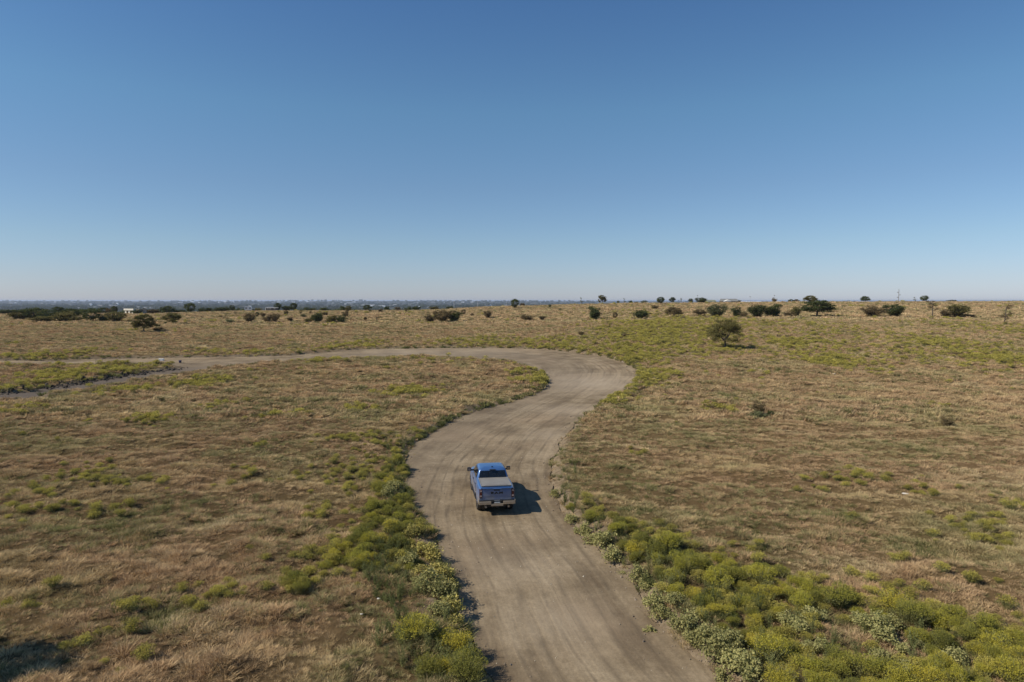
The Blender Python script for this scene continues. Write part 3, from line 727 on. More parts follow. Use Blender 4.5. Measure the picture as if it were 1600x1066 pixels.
# ------------------------------------------------------------------ roadside bushes and weedy plants, one object each
def inpoly(px, py, poly):
    c = False
    for i in range(len(poly)):
        (x1, y1), (x2, y2) = poly[i - 1], poly[i]
        if (y1 > py) != (y2 > py) and px < (x2 - x1) * (py - y1) / (y2 - y1) + x1: c = not c
    return c
cream_px = [(868,768,.7,'p'),(893,808,.7,'p'),(912,823,.9,'p'),(924,836,1.0,'p'),(943,848,1.1,'p'),(955,866,1.0,'p'),(972,883,.5,'p'),(998,900,.9,'p'),(1010,912,.6,'p'),
    (1025,945,.9,'p'),(1036,958,.8,'p'),(1052,950,.7,'p'),(1016,970,.5,'p'),(1070,980,1.0,'p'),(1082,997,.8,'p'),(1098,990,.7,'p'),(1110,1008,.9,'p'),(1122,1024,.9,'p'),(1140,1018,.8,'p'),(1150,1040,1.0,'p'),(1168,1055,1.0,'p'),(1160,1078,1.0,'p'),(1128,1045,.6,'p'),
    (1235,980,.8,'p'),(1250,992,.7,'p'),(1270,976,.9,'p'),(1262,1020,.6,'p'),(1285,1022,.6,'p'),(1335,972,.7,'p'),(1350,988,.8,'p'),(1370,990,.9,'p'),(1382,1006,.8,'p'),(1390,980,.7,'p'),(1375,1030,.6,'p'),(1410,1018,.5,'p'),(1438,1012,.5,'p'),(1490,1030,.7,'p'),(1418,1045,.5,'p'),
    (617,765,.9,'p'),(608,778,.9,'p'),(645,838,.8,'o'),(655,862,.9,'o'),(676,868,.9,'o'),(638,882,.8,'p'),(660,900,.8,'o'),(685,902,1.0,'o'),(697,918,.8,'o'),(670,930,1.0,'p'),(694,938,1.0,'p'),(656,918,.7,'p'),(704,955,.9,'o'),(686,965,.8,'p'),(712,975,.6,'o')]
def place_root(o, px, py):
    x, y = at(px, py); z = float(zground([x], [y])[0]); o.location = (x, y, z); return x, y
def build_bushes():
    dm = [dome(200 + s, 3600, 420, .017, 900) for s in range(7)]
    bp = [broad(300 + s) for s in range(5)]; bo = [broad(310 + s, 640) for s in range(4)]
    for me in dm: me.materials.append(M_yel); me.materials.append(M_yelstem)
    for me in bp: me.materials.append(M_cream); me.materials.append(M_yelstem)
    for me in bo: me.materials.append(M_ochre); me.materials.append(M_twig)
    # weedy broad-leaf plants
    rows = {}
    for i, (px, py, s, k) in enumerate(cream_px):
        me = (bp if k == 'p' else bo)[i % (5 if k == 'p' else 4)]
        o = link('leafy_plant', me); x, y = place_root(o, px, py)
        o.rotation_euler = (0, 0, i * 1.7); o.scale = (s * 1.05, s * 1.05, s * random.uniform(.85, 1.2)); o.location.z -= .03
        row = ('right' if px > 1200 else 'edge') if px > 800 else 'left'
        rows.setdefault((row, k), []).append((y, o))
    where = {'right': 'among yellow bushes far right', 'edge': 'along the right road edge', 'left': 'along the left road edge'}
    for (row, k), lst in rows.items():
        lst.sort(key=lambda q: q[0])
        for i, (y, o) in enumerate(lst):
            w = 'pale broad-leaved plant' if k == 'p' else 'yellow-brown broad-leaved plant'
            tag(o, '%s, %s from the near end %s' % (w, ordw(i + 1), where[row]), 'bush', 'broad-leaved plants by the road')
    # yellow bushes
    polyR = [(872,785),(905,798),(960,820),(1050,856),(1130,878),(1230,912),(1300,942),(1330,952),(1420,950),(1520,978),(1600,995),(1700,1010),(1700,1110),(1200,1110),(1150,1010),(1105,965),(1045,925),(1010,885),(960,850),(925,820),(885,795)]
    gap = [(1225,960),(1300,958),(1420,975),(1440,1040),(1300,1040),(1240,1030)]
    polyL = [(640,700),(648,690),(632,720),(625,755),(640,790),(652,830),(645,850),(620,870),(590,890),(540,900),(505,890),(530,860),(575,820),(585,770),(600,735),(620,712)]
    sel = []
    cand = []
    for _ in range(6000):
        px = random.uniform(500, 1700); py = 690 + 420 * random.random()
        side = 'R' if inpoly(px, py, polyR) and not inpoly(px, py, gap) else ('L' if inpoly(px, py, polyL) else None)
        if side: cand.append((px, py, side))
    ex = [(652,1005,1.25,'L'),(715,1012,1.2,'L'),(672,1055,1.1,'L'),(735,1045,1.0,'L'),(725,1075,1.1,'L'),(700,1055,.8,'L'),(690,1005,.7,'L'),(463,915,.9,'L'),(470,928,.7,'L'),(640,880,.5,'L'),(655,880,.5,'L'),(640,892,.6,'L'),(1310,1040,.8,'R'),(1260,1050,1.0,'R'),(1470,1040,.7,'R'),(1350,1055,1.0,'R'),(1425,975,1.2,'R'),(1395,955,1.3,'R')]
    for px, py, s, side in ex:
        x, y = at(px, py); sel.append((x, y, s, side))
    cxy = [(at(px, py), s) for px, py, s, k in cream_px]
    for px, py, side in cand:
        x, y = at(px, py); s = random.choice((random.uniform(.45, .9), random.uniform(.7, 1.35)))
        if float(road_sd([x], [y])[0]) < .45 * s: continue
        if any((x - a) ** 2 + (y - b_) ** 2 < ((.31 if side == 'L' else .34) * (s + c_)) ** 2 for a, b_, c_, _ in sel): continue
        if any((x - q[0]) ** 2 + (y - q[1]) ** 2 < (.42 * (s + c_)) ** 2 for q, c_ in cxy): continue
        if fbm(np.array([x / 1.6]), np.array([y / 1.6]), 77, 2)[0] < .27: continue
        sel.append((x, y, s, side))
    for side, w in (('R', 'in the yellow band right of the road'), ('L', 'on the left verge of the road')):
        lst = sorted([q for q in sel if q[3] == side], key=lambda q: q[1])
        print('yellow bushes', side, len(lst))
        for i, (x, y, s, _) in enumerate(lst):
            o = link('yellow_bush', random.choice(dm)); z = float(zground([x], [y])[0])
            o.location = (x, y, z - .02); o.rotation_euler = (random.gauss(0, .07), random.gauss(0, .07), random.uniform(0, 6.28))
            f = s * .98; o.scale = (f * random.uniform(.85, 1.2), f * random.uniform(.85, 1.2), f * random.uniform(.8, 1.25))
            size = 'small' if s < .85 else ('large' if s > 1.15 else 'rounded')
            tag(o, '%s yellow-green bush, %s from the near end %s' % (size, ordw(i + 1), w), 'bush', 'yellow-green bushes lining the road')
build_bushes()

# ------------------------------------------------------------------ trees and shrubs
def tube(path, radii, seg=6):
    V, F = [], []
    for i, (p, r_) in enumerate(zip(path, radii)):
        d_ = (path[min(i + 1, len(path) - 1)] - path[max(i - 1, 0)]).normalized()
        a = d_.orthogonal().normalized(); b_ = d_.cross(a)
        for k in range(seg):
            th = 2 * math.pi * k / seg; V.append(p + (a * math.cos(th) + b_ * math.sin(th)) * r_)
    for i in range(len(path) - 1):
        for k in range(seg):
            F.append((i * seg + k, i * seg + (k + 1) % seg, (i + 1) * seg + (k + 1) % seg, (i + 1) * seg + k))
    return V, F

def tree_proto(kind, seed, fine=False):
    """trunk and crown meshes of a plant 1 m tall and 1 m wide"""
    r = random.Random(seed); nr = np.random.default_rng(seed)
    tips = []; V, F = [], []
    def add(path, radii):
        v, f = tube(path, radii, 5); o_ = len(V); V.extend(v); F.extend([tuple(i + o_ for i in q) for q in f])
    if kind == 'spread':      # short trunk, wide flat-topped crown of layered boughs
        base_h = .26; nl = 9
        add([Vector((0, 0, -.05)), Vector((.01, 0, .12)), Vector((0, .01, base_h))], [.035, .028, .024])
        for i in range(nl):
            a = 2 * math.pi * i / nl + r.uniform(-.3, .3); ln = r.uniform(.26, .46)
            z1 = r.uniform(.40, .92); ln *= math.sqrt(max(.15, 1 - ((z1 - .45) / .62) ** 2))
            p0 = Vector((0, 0, base_h - .05 * r.random())); p2 = Vector((math.cos(a) * ln, math.sin(a) * ln, z1))
            p1 = p0.lerp(p2, .5) + Vector((0, 0, .05)); add([p0, p1, p2], [.016, .010, .004])
            for _ in range(5): tips.append(p2 + Vector((r.gauss(0, .07), r.gauss(0, .07), r.gauss(0, .035))))
            for _ in range(3): tips.append(p1.lerp(p2, r.random()) + Vector((r.gauss(0, .06), r.gauss(0, .06), r.uniform(0, .09))))
        for _ in range(64):
            z1 = r.uniform(.24, .95); e = .48 * math.sqrt(max(.05, 1 - (max(0, z1 - .42) / .56) ** 2)) * (1 if z1 > .38 else .85); a = r.uniform(0, 6.28); q = r.uniform(.45, 1) ** .6 * e
            tips.append(Vector((math.cos(a) * q, math.sin(a) * q, z1)))
        sig = np.array([.050, .050, .026]); npr = 100 if fine else 60; size = .017 if fine else .026
    elif kind == 'round':
        add([Vector((0, 0, -.05)), Vector((0, .01, .2)), Vector((0, 0, .45))], [.04, .03, .02])
        for i in range(60):
            d_ = Vector((r.gauss(0, 1), r.gauss(0, 1), r.gauss(0, 1))).normalized(); q = r.uniform(.55, 1) ** .5
            tips.append(Vector((d_.x * .40 * q, d_.y * .40 * q, .56 + d_.z * .38 * q)))
        for i in range(6):
            t_ = r.choice(tips); add([Vector((0, 0, .2)), Vector((0, 0, .3)).lerp(t_, .5), t_], [.015, .01, .004])
        sig = np.array([.055, .055, .05]); npr = 64; size = .028
    elif kind == 'shrub':     # many stems from the ground, crown reaching down to the grass
        for i in range(11):
            a = r.uniform(0, 6.28); ln = r.uniform(.1, .42); z1 = r.uniform(.5, .95) * (1 - ln * .7)
            b0 = Vector((math.cos(a) * .04, math.sin(a) * .04, -.03)); p2 = Vector((math.cos(a) * ln, math.sin(a) * ln, z1))
            p1 = b0.lerp(p2, .5) + Vector((math.cos(a) * .05, math.sin(a) * .05, 0)); add([b0, p1, p2], [.014, .010, .003])
            for _ in range(6):
                t_ = r.uniform(.25, 1.05); tips.append(b0.lerp(p2, t_) + Vector((r.gauss(0, .06), r.gauss(0, .06), r.gauss(0, .05))))
        sig = np.array([.055, .055, .05]); npr = 72; size = .028
    else:                     # sparse: bare limbs with thin tufts of leaf
        add([Vector((0, 0, -.05)), Vector((.02, 0, .3)), Vector((.05, .02, .65)), Vector((.12, 0, 1.0))], [.03, .024, .014, .005])
        for i in range(13):
            z0 = r.uniform(.12, .85); a = r.uniform(0, 6.28); ln = r.uniform(.2, .48) * (1 - .3 * z0)
            p0 = Vector((.03, 0, z0)); p2 = p0 + Vector((math.cos(a) * ln, math.sin(a) * ln, r.uniform(.0, .22)))
            add([p0, p0.lerp(p2, .5) + Vector((0, 0, .04)), p2], [.012, .008, .003])
            for _ in range(3): tips.append(p0.lerp(p2, r.uniform(.5, 1.05)) + Vector((r.gauss(0, .03), r.gauss(0, .03), r.gauss(0, .015))))
        sig = np.array([.045, .045, .018]); npr = 30; size = .022
    lf = leaf_cloud(np.array([tuple(q) for q in tips]), npr, sig, size, nr, up=0.0)
    lf[:, 2] = np.maximum(lf[:, 2], .01)
    q = np.arange(len(lf)).reshape(-1, 4)
    tm = mesh_np(kind + '_trunk', np.array([tuple(v) for v in V]), np.array(F), np.full(len(F), 4), None, True)
    tm.materials.append(M_bark)
    return tm, lf, q
PROTO = {}
def proto(kind, k, colr, fine=False):
    key = (kind, k, colr, fine)
    if key not in PROTO:
        tm, lf, q = tree_proto(kind, hash_(kind) + k * 7, fine)
        cm = mesh_np(kind + '_crown', lf, q, np.full(len(q), 4)); cm.materials.append(FOL[colr])
        PROTO[key] = (tm, cm)
    return PROTO[key]
def hash_(s): return sum(ord(c) * (i + 3) for i, c in enumerate(s))

# (x, base row, top row, width, form, colour, distance when the base is hidden, row name)
T = [
 # in the near field
 (1133,545,501,54,'spread','o',None,'lone'), (225,519,493,36,'spread','o',None,'near'), (247,518,511,16,'shrub','b',None,'near'), (270,506,490,28,'spread','o',None,'near'),
 (258,507,502,6,'shrub','d',None,'near'), (1569,508,479,26,'sparse','b',None,'near'), (908,524,517,9,'shrub','b',None,'near'),(978,527,520,9,'shrub','b',None,'near'),
 (1186,650,624,20,'shrub','b',None,'near'), (1203,651,640,13,'shrub','d',None,'near'), (1480,664,648,24,'shrub','b',None,'near'),(1185,653,640,26,'shrub','g',None,'near'),
 # standing in the hollow behind the near crest
 (331,506,502,10,'shrub','b',243,'hollow'),(360,506,498,18,'shrub','g',243,'hollow'),(373,506,502,6,'shrub','b',243,'hollow'),
 (390,506,487,21,'shrub','b',243,'hollow'),(407,506,504,14,'shrub','d',243,'hollow'),(418,503,491,14,'shrub','b',246,'hollow'),(430,503,488,15,'shrub','b',246,'hollow'),(453,502,494,8,'shrub','b',250,'hollow'),
 (482,506,496,15,'shrub','o',243,'hollow'),(498,506,487,19,'shrub','d',243,'hollow'),(518,506,491,19,'shrub','o',243,'hollow'),(533,506,492,17,'shrub','d',243,'hollow'),
 (571,501,494,6,'shrub','b',252,'hollow'),(589,506,495,13,'sparse','b',243,'hollow'),
 (672,505,490,17,'shrub','b',243,'hollow'),(690,505,482,27,'shrub','b',243,'hollow'),(710,504,483,20,'shrub','d',243,'hollow'),
 (824,502,491,22,'shrub','b',243,'hollow'),(846,502,493,12,'shrub','b',243,'hollow'),(930,499,476,24,'shrub','d',243,'hollow'),(961,499,488,9,'round','b',243,'hollow'),(1001,498,483,27,'shrub','d',243,'hollow'),
 (1053,497,481,30,'spread','b',243,'hollow'),(1093,496,484,22,'spread','b',243,'hollow'),(1120,496,473,30,'shrub','g',243,'hollow'),(1151,495,477,14,'shrub','d',243,'hollow'),(1161,495,486,14,'shrub','b',241,'hollow'),
 (1185,494,474,28,'shrub','d',243,'hollow'),(1205,494,473,34,'shrub','d',245,'hollow'),(1233,493,486,16,'shrub','b',243,'hollow'),(1244,493,477,17,'shrub','o',246,'hollow'),(1277,492,471,54,'spread','d',246,'hollow'),
 (1364,493,476,32,'shrub','b',246,'hollow'),(1396,493,473,32,'shrub','d',246,'hollow'),(1457,495,470,25,'sparse','b',243,'hollow'),(1480,495,483,20,'shrub','b',243,'hollow'),(1494,495,473,32,'shrub','o',243,'hollow'),(1515,495,490,22,'shrub','b',243,'hollow'),
 (205,506,499,15,'shrub','b',243,'hollow'),
 # on the open rise
 (344,496,492,6,'shrub','b',0,'rise'),(402,496,488,7,'round','d',0,'rise'),(411,495,488,9,'shrub','b',0,'rise'),(447,493,485,8,'round','b',0,'rise'),(470,491,484,5,'round','o',0,'rise'),(474,496,490,9,'shrub','g',0,'rise'),
 (485,491,486,4,'round','b',0,'rise'),(508,493,487,9,'shrub','b',0,'rise'),(540,496,484,10,'shrub','b',0,'rise'),(544,488,478,11,'round','o',0,'rise'),(594,488,482,8,'shrub','b',0,'rise'),(578,487,483,4,'shrub','o',0,'rise'),(635,487,483,4,'shrub','b',0,'rise'),
 (724.5,492,484,8,'round','b',0,'rise'),(738,494,489,6,'shrub','b',0,'rise'),(762,497,484,14,'shrub','b',0,'rise'),(804,482,468,15,'round','d',0,'rise'),(859,481,476,5,'round','d',0,'rise'),(875,485,481,5,'shrub','g',0,'rise'),
 (1024,483,476,13,'shrub','b',0,'rise'),(1594,492,490,6,'shrub','b',0,'rise'),(367,491,488,5,'shrub','g',0,'rise'),(316,497,494,5,'shrub','b',0,'rise'),(1266,477,463,22,'spread','o',0,'rise'),(1032,476,464,13,'round','d',0,'rise'),
 # along the skyline of the field
 (817,478,473,9,'shrub','b',410,'skyline'),(909,474,466,7,'sparse','g',405,'skyline'),(941,474,462,13,'spread','o',400,'skyline'),(966,474,470,5,'round','g',410,'skyline'),(976,474,467,6,'sparse','g',410,'skyline'),(986,474,469,6,'shrub','d',410,'skyline'),
 (994,474,471,9,'shrub','b',410,'skyline'),(1006,474,469,9,'shrub','g',410,'skyline'),(1051,474,465,10,'spread','d',405,'skyline'),(1064,474,466,5,'sparse','g',410,'skyline'),(1079,474,467,9,'round','d',405,'skyline'),
 (1095,474,464,18,'shrub','d',404,'skyline'),(1154,474,468,7,'shrub','g',412,'skyline'),(1210,474,465,8,'shrub','b',405,'skyline'),(1218,474,471,6,'shrub','d',410,'skyline'),(1224,474,470,6,'shrub','d',410,'skyline'),(1236,474,468,10,'round','d',410,'skyline'),(1244,474,468,9,'spread','b',410,'skyline'),
 (1352,472.5,463.5,15,'spread','d',405,'skyline'),(1430,472,465,7,'sparse','g',405,'skyline'),(1444,472,462,13,'round','d',402,'skyline'),(1488,471.8,468,13,'shrub','d',410,'skyline'),
 # dark trees on the left
 (8,491,484,18,'shrub','d',400,'grove'),(26,491,484,24,'shrub','d',402,'grove'),(46,491,483,24,'shrub','d',404,'grove'),(64,491,484,22,'shrub','o',402,'grove'),
 (33,500,487,24,'shrub','o',270,'grove'),(54,499,484,34,'round','d',272,'grove'),(73,498,486,26,'shrub','d',270,'grove'),(70,504,494,28,'shrub','o',246,'grove'),(98,504,486,28,'shrub','o',250,'grove'),(118,504,494,15,'shrub','o',246,'grove'),
 (112,497,484,24,'round','d',280,'grove'),(142,504,485,25,'round','d',248,'grove'),(163,504,493,16,'shrub','d',250,'grove'),(180,504,487,22,'shrub','o',248,'grove'),
 (90,490,481,14,'round','d',402,'grove'),(104,490,482,20,'shrub','d',405,'grove'),(124,490,483,20,'shrub','d',402,'grove'),(148,490,483,18,'shrub','d',402,'grove'),(162,490,482,16,'round','d',405,'grove'),(174,490,482,14,'round','b',402,'grove'),(179,491,480,8,'round','d',398,'grove'),
 (214,490,484,12,'shrub','d',386,'grove'),(225,489,484,14,'shrub','d',402,'grove'),(240,488,483,14,'shrub','b',402,'grove'),(262,488,480,18,'round','d',400,'grove'),(282,487,484,14,'shrub','d',402,'grove'),(297,488,476,15,'round','d',400,'grove'),
 (315,488,481,8,'shrub','d',400,'grove'),(326,488,481,10,'shrub','d',400,'grove'),(340,486,480,14,'shrub','d',404,'grove'),(352,486,480,12,'shrub','d',404,'grove'),(363,486,478,7,'round','d',402,'grove'),
 (403,485,480,10,'shrub','o',404,'valley'),(434,485,474,13,'round','d',403,'valley'),(447,485,477,16,'shrub','d',404,'valley'),(459,485,474,13,'round','d',404,'valley'),(485,484,480,20,'shrub','d',404,'valley'),(505,484,480,16,'shrub','d',404,'valley'),(536,484,477,10,'shrub','d',404,'valley'),
 (574,484,477,15,'round','d',402,'valley'),(604,485,478,9,'shrub','d',402,'valley'),(622,485,478,9,'shrub','b',402,'valley'),(638,485,479,12,'shrub','d',402,'valley'),(651,485,478,14,'shrub','d',402,'valley'),(678,484,478,16,'shrub','o',402,'valley'),(702,482,478,12,'shrub','d',402,'valley'),
]
ROWT = {'near': 'in the near grass field', 'hollow': 'along the hollow behind the near crest', 'rise': 'scattered over the open rise', 'skyline': 'along the right-hand skyline',
        'grove': 'in the dark tree belt', 'valley': 'on the far field edge'}
SHAPE = {'spread': 'spreading', 'round': 'rounded', 'shrub': 'bushy', 'sparse': 'thin-leaved'}
def build_trees():
    rows = {}
    for i, (px, yb, yt, w, kind, colr, D, row) in enumerate(T):
        if D: x = (px - 800) / FPX * D * 1.0; y = D; z = float(zground([x], [y])[0])
        else:
            x, y = at(px, yb); z = float(zground([x], [y])[0])
        cp, sp = math.cos(PITCH), math.sin(PITCH)
        d_ = y * cp - (z - CAM_H) * sp
        x = (px - 800) / FPX * d_
        pxb = proj(x, y, z)[1]
        ztop = z + max(1.0 * d_ / FPX, (pxb - yt) * d_ / FPX)
        h = (ztop - z); wd = w * d_ / FPX
        if row == 'grove': wd *= 1.3; h *= 1.12
        fine = (i == 0)
        tm, cm = proto(kind, i % 3 if not fine else 0, colr, fine)
        is_tree = kind in ('spread', 'round') and h > 3.2
        nm = 'tree' if is_tree else 'shrub'
        root = bpy.data.objects.new(nm, None); col.objects.link(root); root.location = (x, y, z - .05)
        root.empty_display_size = .5
        root.rotation_euler = (0, 0, (i * 2.4) % 6.28 if not fine else 1.0); k_ = {'spread': .95, 'round': 1.06, 'shrub': 1.30, 'sparse': 1.1}[kind]; root.scale = (wd * k_, wd * k_, h * 1.10)
        link('trunk' if is_tree else 'stems', tm, (), root); link('crown' if is_tree else 'foliage', cm, (), root)
        rows.setdefault(row, []).append((px, root, kind, colr, h, nm))
    for row, lst in rows.items():
        if row == 'lone':
            tag(lst[0][1], 'lone spreading olive tree with its shadow in the field right of the road bend', 'tree', 'trees and shrubs of the prairie'); continue
        lst.sort(key=lambda q: q[0])
        for i, (px, root, kind, colr, h, nm) in enumerate(lst):
            sz = 'tiny' if h < 1.3 else ('small' if h < 2.4 else ('tall' if h > 4.5 else 'low'))
            tag(root, '%s %s %s %s, %s from the left %s' % (sz, SHAPE[kind], FOLW[colr], nm, ordw(i + 1), ROWT[row]), nm, 'trees and shrubs of the prairie')
    # the tree standing just left of the view whose shade falls into the lower left
    tm, cm = proto('spread', 0, 'o', True)
    root = bpy.data.objects.new('tree', None); col.objects.link(root)
    root.location = (-18.9, 18.7, float(zground([-18.9], [18.7])[0])); root.scale = (4.6, 3.9, 4.6)
    link('trunk', tm, (), root); link('crown', cm, (), root)
    tag(root, 'olive tree whose dark shade falls across the grass in the lower left corner', 'tree', 'trees and shrubs of the prairie')
build_trees()

# far woods of the valley: one mass
def build_woods():
    pr = []
    for k in range(3):
        tm, lf, q = tree_proto('round', 900 + k); r_ = np.random.default_rng(k)
        s = r_.choice(len(q), 300, replace=False); v = lf.reshape(-1, 4, 3)[s]
        c = v.mean(1, keepdims=True); v = (c + (v - c) * 3.2).reshape(-1, 3)
        pr.append((mesh_np('far_crown', v, np.arange(len(v)).reshape(-1, 4), np.full(len(s), 4)), [F_dark]))
    n = 9500
    D = 700 * (20 ** rng.uniform(0, 1, n)); x = rng.uniform(-.85, .85, n) * D
    k = (fbm(x / 260, D / 260, 61, 4) > .44) & ((x < D * .12) | (rng.uniform(0, 1, n) < .15))
    x, D = x[k], D[k]; z = zbase(x, D) - .5; n = len(x)
    s = rng.uniform(8, 15, n) * (1 + D / 9000)
    scatter('far_woods', np.stack([x, D, z], 1), np.stack([0 * x, 0 * x, rng.uniform(0, 6, n)], 1), np.stack([s * 1.7, s * 1.7, s], 1), rng.integers(0, 3, n), pr,
            'blue-dark woods filling the low valley out to the horizon', 'woods')
    print('woods', n)
build_woods()

# ------------------------------------------------------------------ box-built things
def box(bm, x0, x1, y0, y1, z0, z1, mi=0):
    vs = [bm.verts.new(p) for p in ((x0, y0, z0), (x1, y0, z0), (x1, y1, z0), (x0, y1, z0), (x0, y0, z1), (x1, y0, z1), (x1, y1, z1), (x0, y1, z1))]
    for f in ((0, 3, 2, 1), (4, 5, 6, 7), (0, 1, 5, 4), (1, 2, 6, 5), (2, 3, 7, 6), (3, 0, 4, 7)):
        bm.faces.new([vs[i] for i in f]).material_index = mi
    return vs
def gable(bm, x0, x1, y0, y1, z0, z1, along='x', mi=0, over=.3):
    x0 -= over; x1 += over; y0 -= over; y1 += over
    if along == 'x': pts = [(x0, y0, z0), (x1, y0, z0), (x1, y1, z0), (x0, y1, z0), (x0, (y0 + y1) / 2, z1), (x1, (y0 + y1) / 2, z1)]; fs = ((0, 1, 5, 4), (2, 3, 4, 5), (1, 2, 5), (3, 0, 4), (0, 3, 2, 1))
    else: pts = [(x0, y0, z0), (x1, y0, z0), (x1, y1, z0), (x0, y1, z0), ((x0 + x1) / 2, y0, z1), ((x0 + x1) / 2, y1, z1)]; fs = ((0, 4, 5, 3), (1, 2, 5, 4), (0, 1, 4), (2, 3, 5), (0, 3, 2, 1))
    vs = [bm.verts.new(p) for p in pts]
    for f in fs: bm.faces.new([vs[i] for i in f]).material_index = mi
def cyl(bm, p0, p1, r0, r1=None, seg=16, mi=0, cap=True):
    p0, p1 = Vector(p0), Vector(p1); r1 = r0 if r1 is None else r1
    d_ = (p1 - p0).normalized(); a = d_.orthogonal().normalized(); b_ = d_.cross(a)
    A_ = [bm.verts.new(p0 + (a * math.cos(2 * math.pi * k / seg) + b_ * math.sin(2 * math.pi * k / seg)) * r0) for k in range(seg)]
    B_ = [bm.verts.new(p1 + (a * math.cos(2 * math.pi * k / seg) + b_ * math.sin(2 * math.pi * k / seg)) * r1) for k in range(seg)]
    for k in range(seg): bm.faces.new((A_[k], A_[(k + 1) % seg], B_[(k + 1) % seg], B_[k])).material_index = mi
    if cap: bm.faces.new(A_[::-1]).material_index = mi; bm.faces.new(B_).material_index = mi
def done(name, bm, mats, parent=None, smooth_=False, bevel=0):
    bmesh.ops.recalc_face_normals(bm, faces=bm.faces)
    if bevel: bmesh.ops.bevel(bm, geom=list(bm.edges), offset=bevel, segments=2, affect='EDGES', profile=.6, clamp_overlap=True)
    me = bpy.data.meshes.new(name); bm.to_mesh(me); bm.free()
    for p in me.polygons: p.use_smooth = smooth_
    return link(name, me, mats, parent)
def root_at(name, x, y, z, rz, label, cat, group=None):
    o = bpy.data.objects.new(name, None); col.objects.link(o); o.location = (x, y, z); o.rotation_euler = (0, 0, rz)
    return tag(o, label, cat, group)

M_white = plain('white_paint', (.78, .77, .73), .6, nscale=2, namt=.06)
M_cream_wall = plain('cream_wall', (.78, .72, .60), .8, nscale=2, namt=.1)
M_wall = plain('tan_wall', (.34, .30, .25), .85, nscale=1, namt=.12)
M_roofg = plain('grey_roof', (.20, .20, .19), .7, nscale=1, namt=.12)
M_roofl = plain('metal_roof', (.55, .56, .55), .45, nscale=1, namt=.08)
M_dark = plain('dark_glass', (.02, .022, .025), .15)
M_shade = plain('dark_trim', (.05, .048, .045), .8)
M_pole = plain('weathered_pole', (.20, .18, .16), .9, nscale=4)
M_steel = plain('galvanised_steel', (.55, .55, .55), .5, .3, nscale=3, namt=.1)

def base_at(px, D):
    x = (px - 800) / FPX * D; return x, D, float(zground([x], [D])[0])

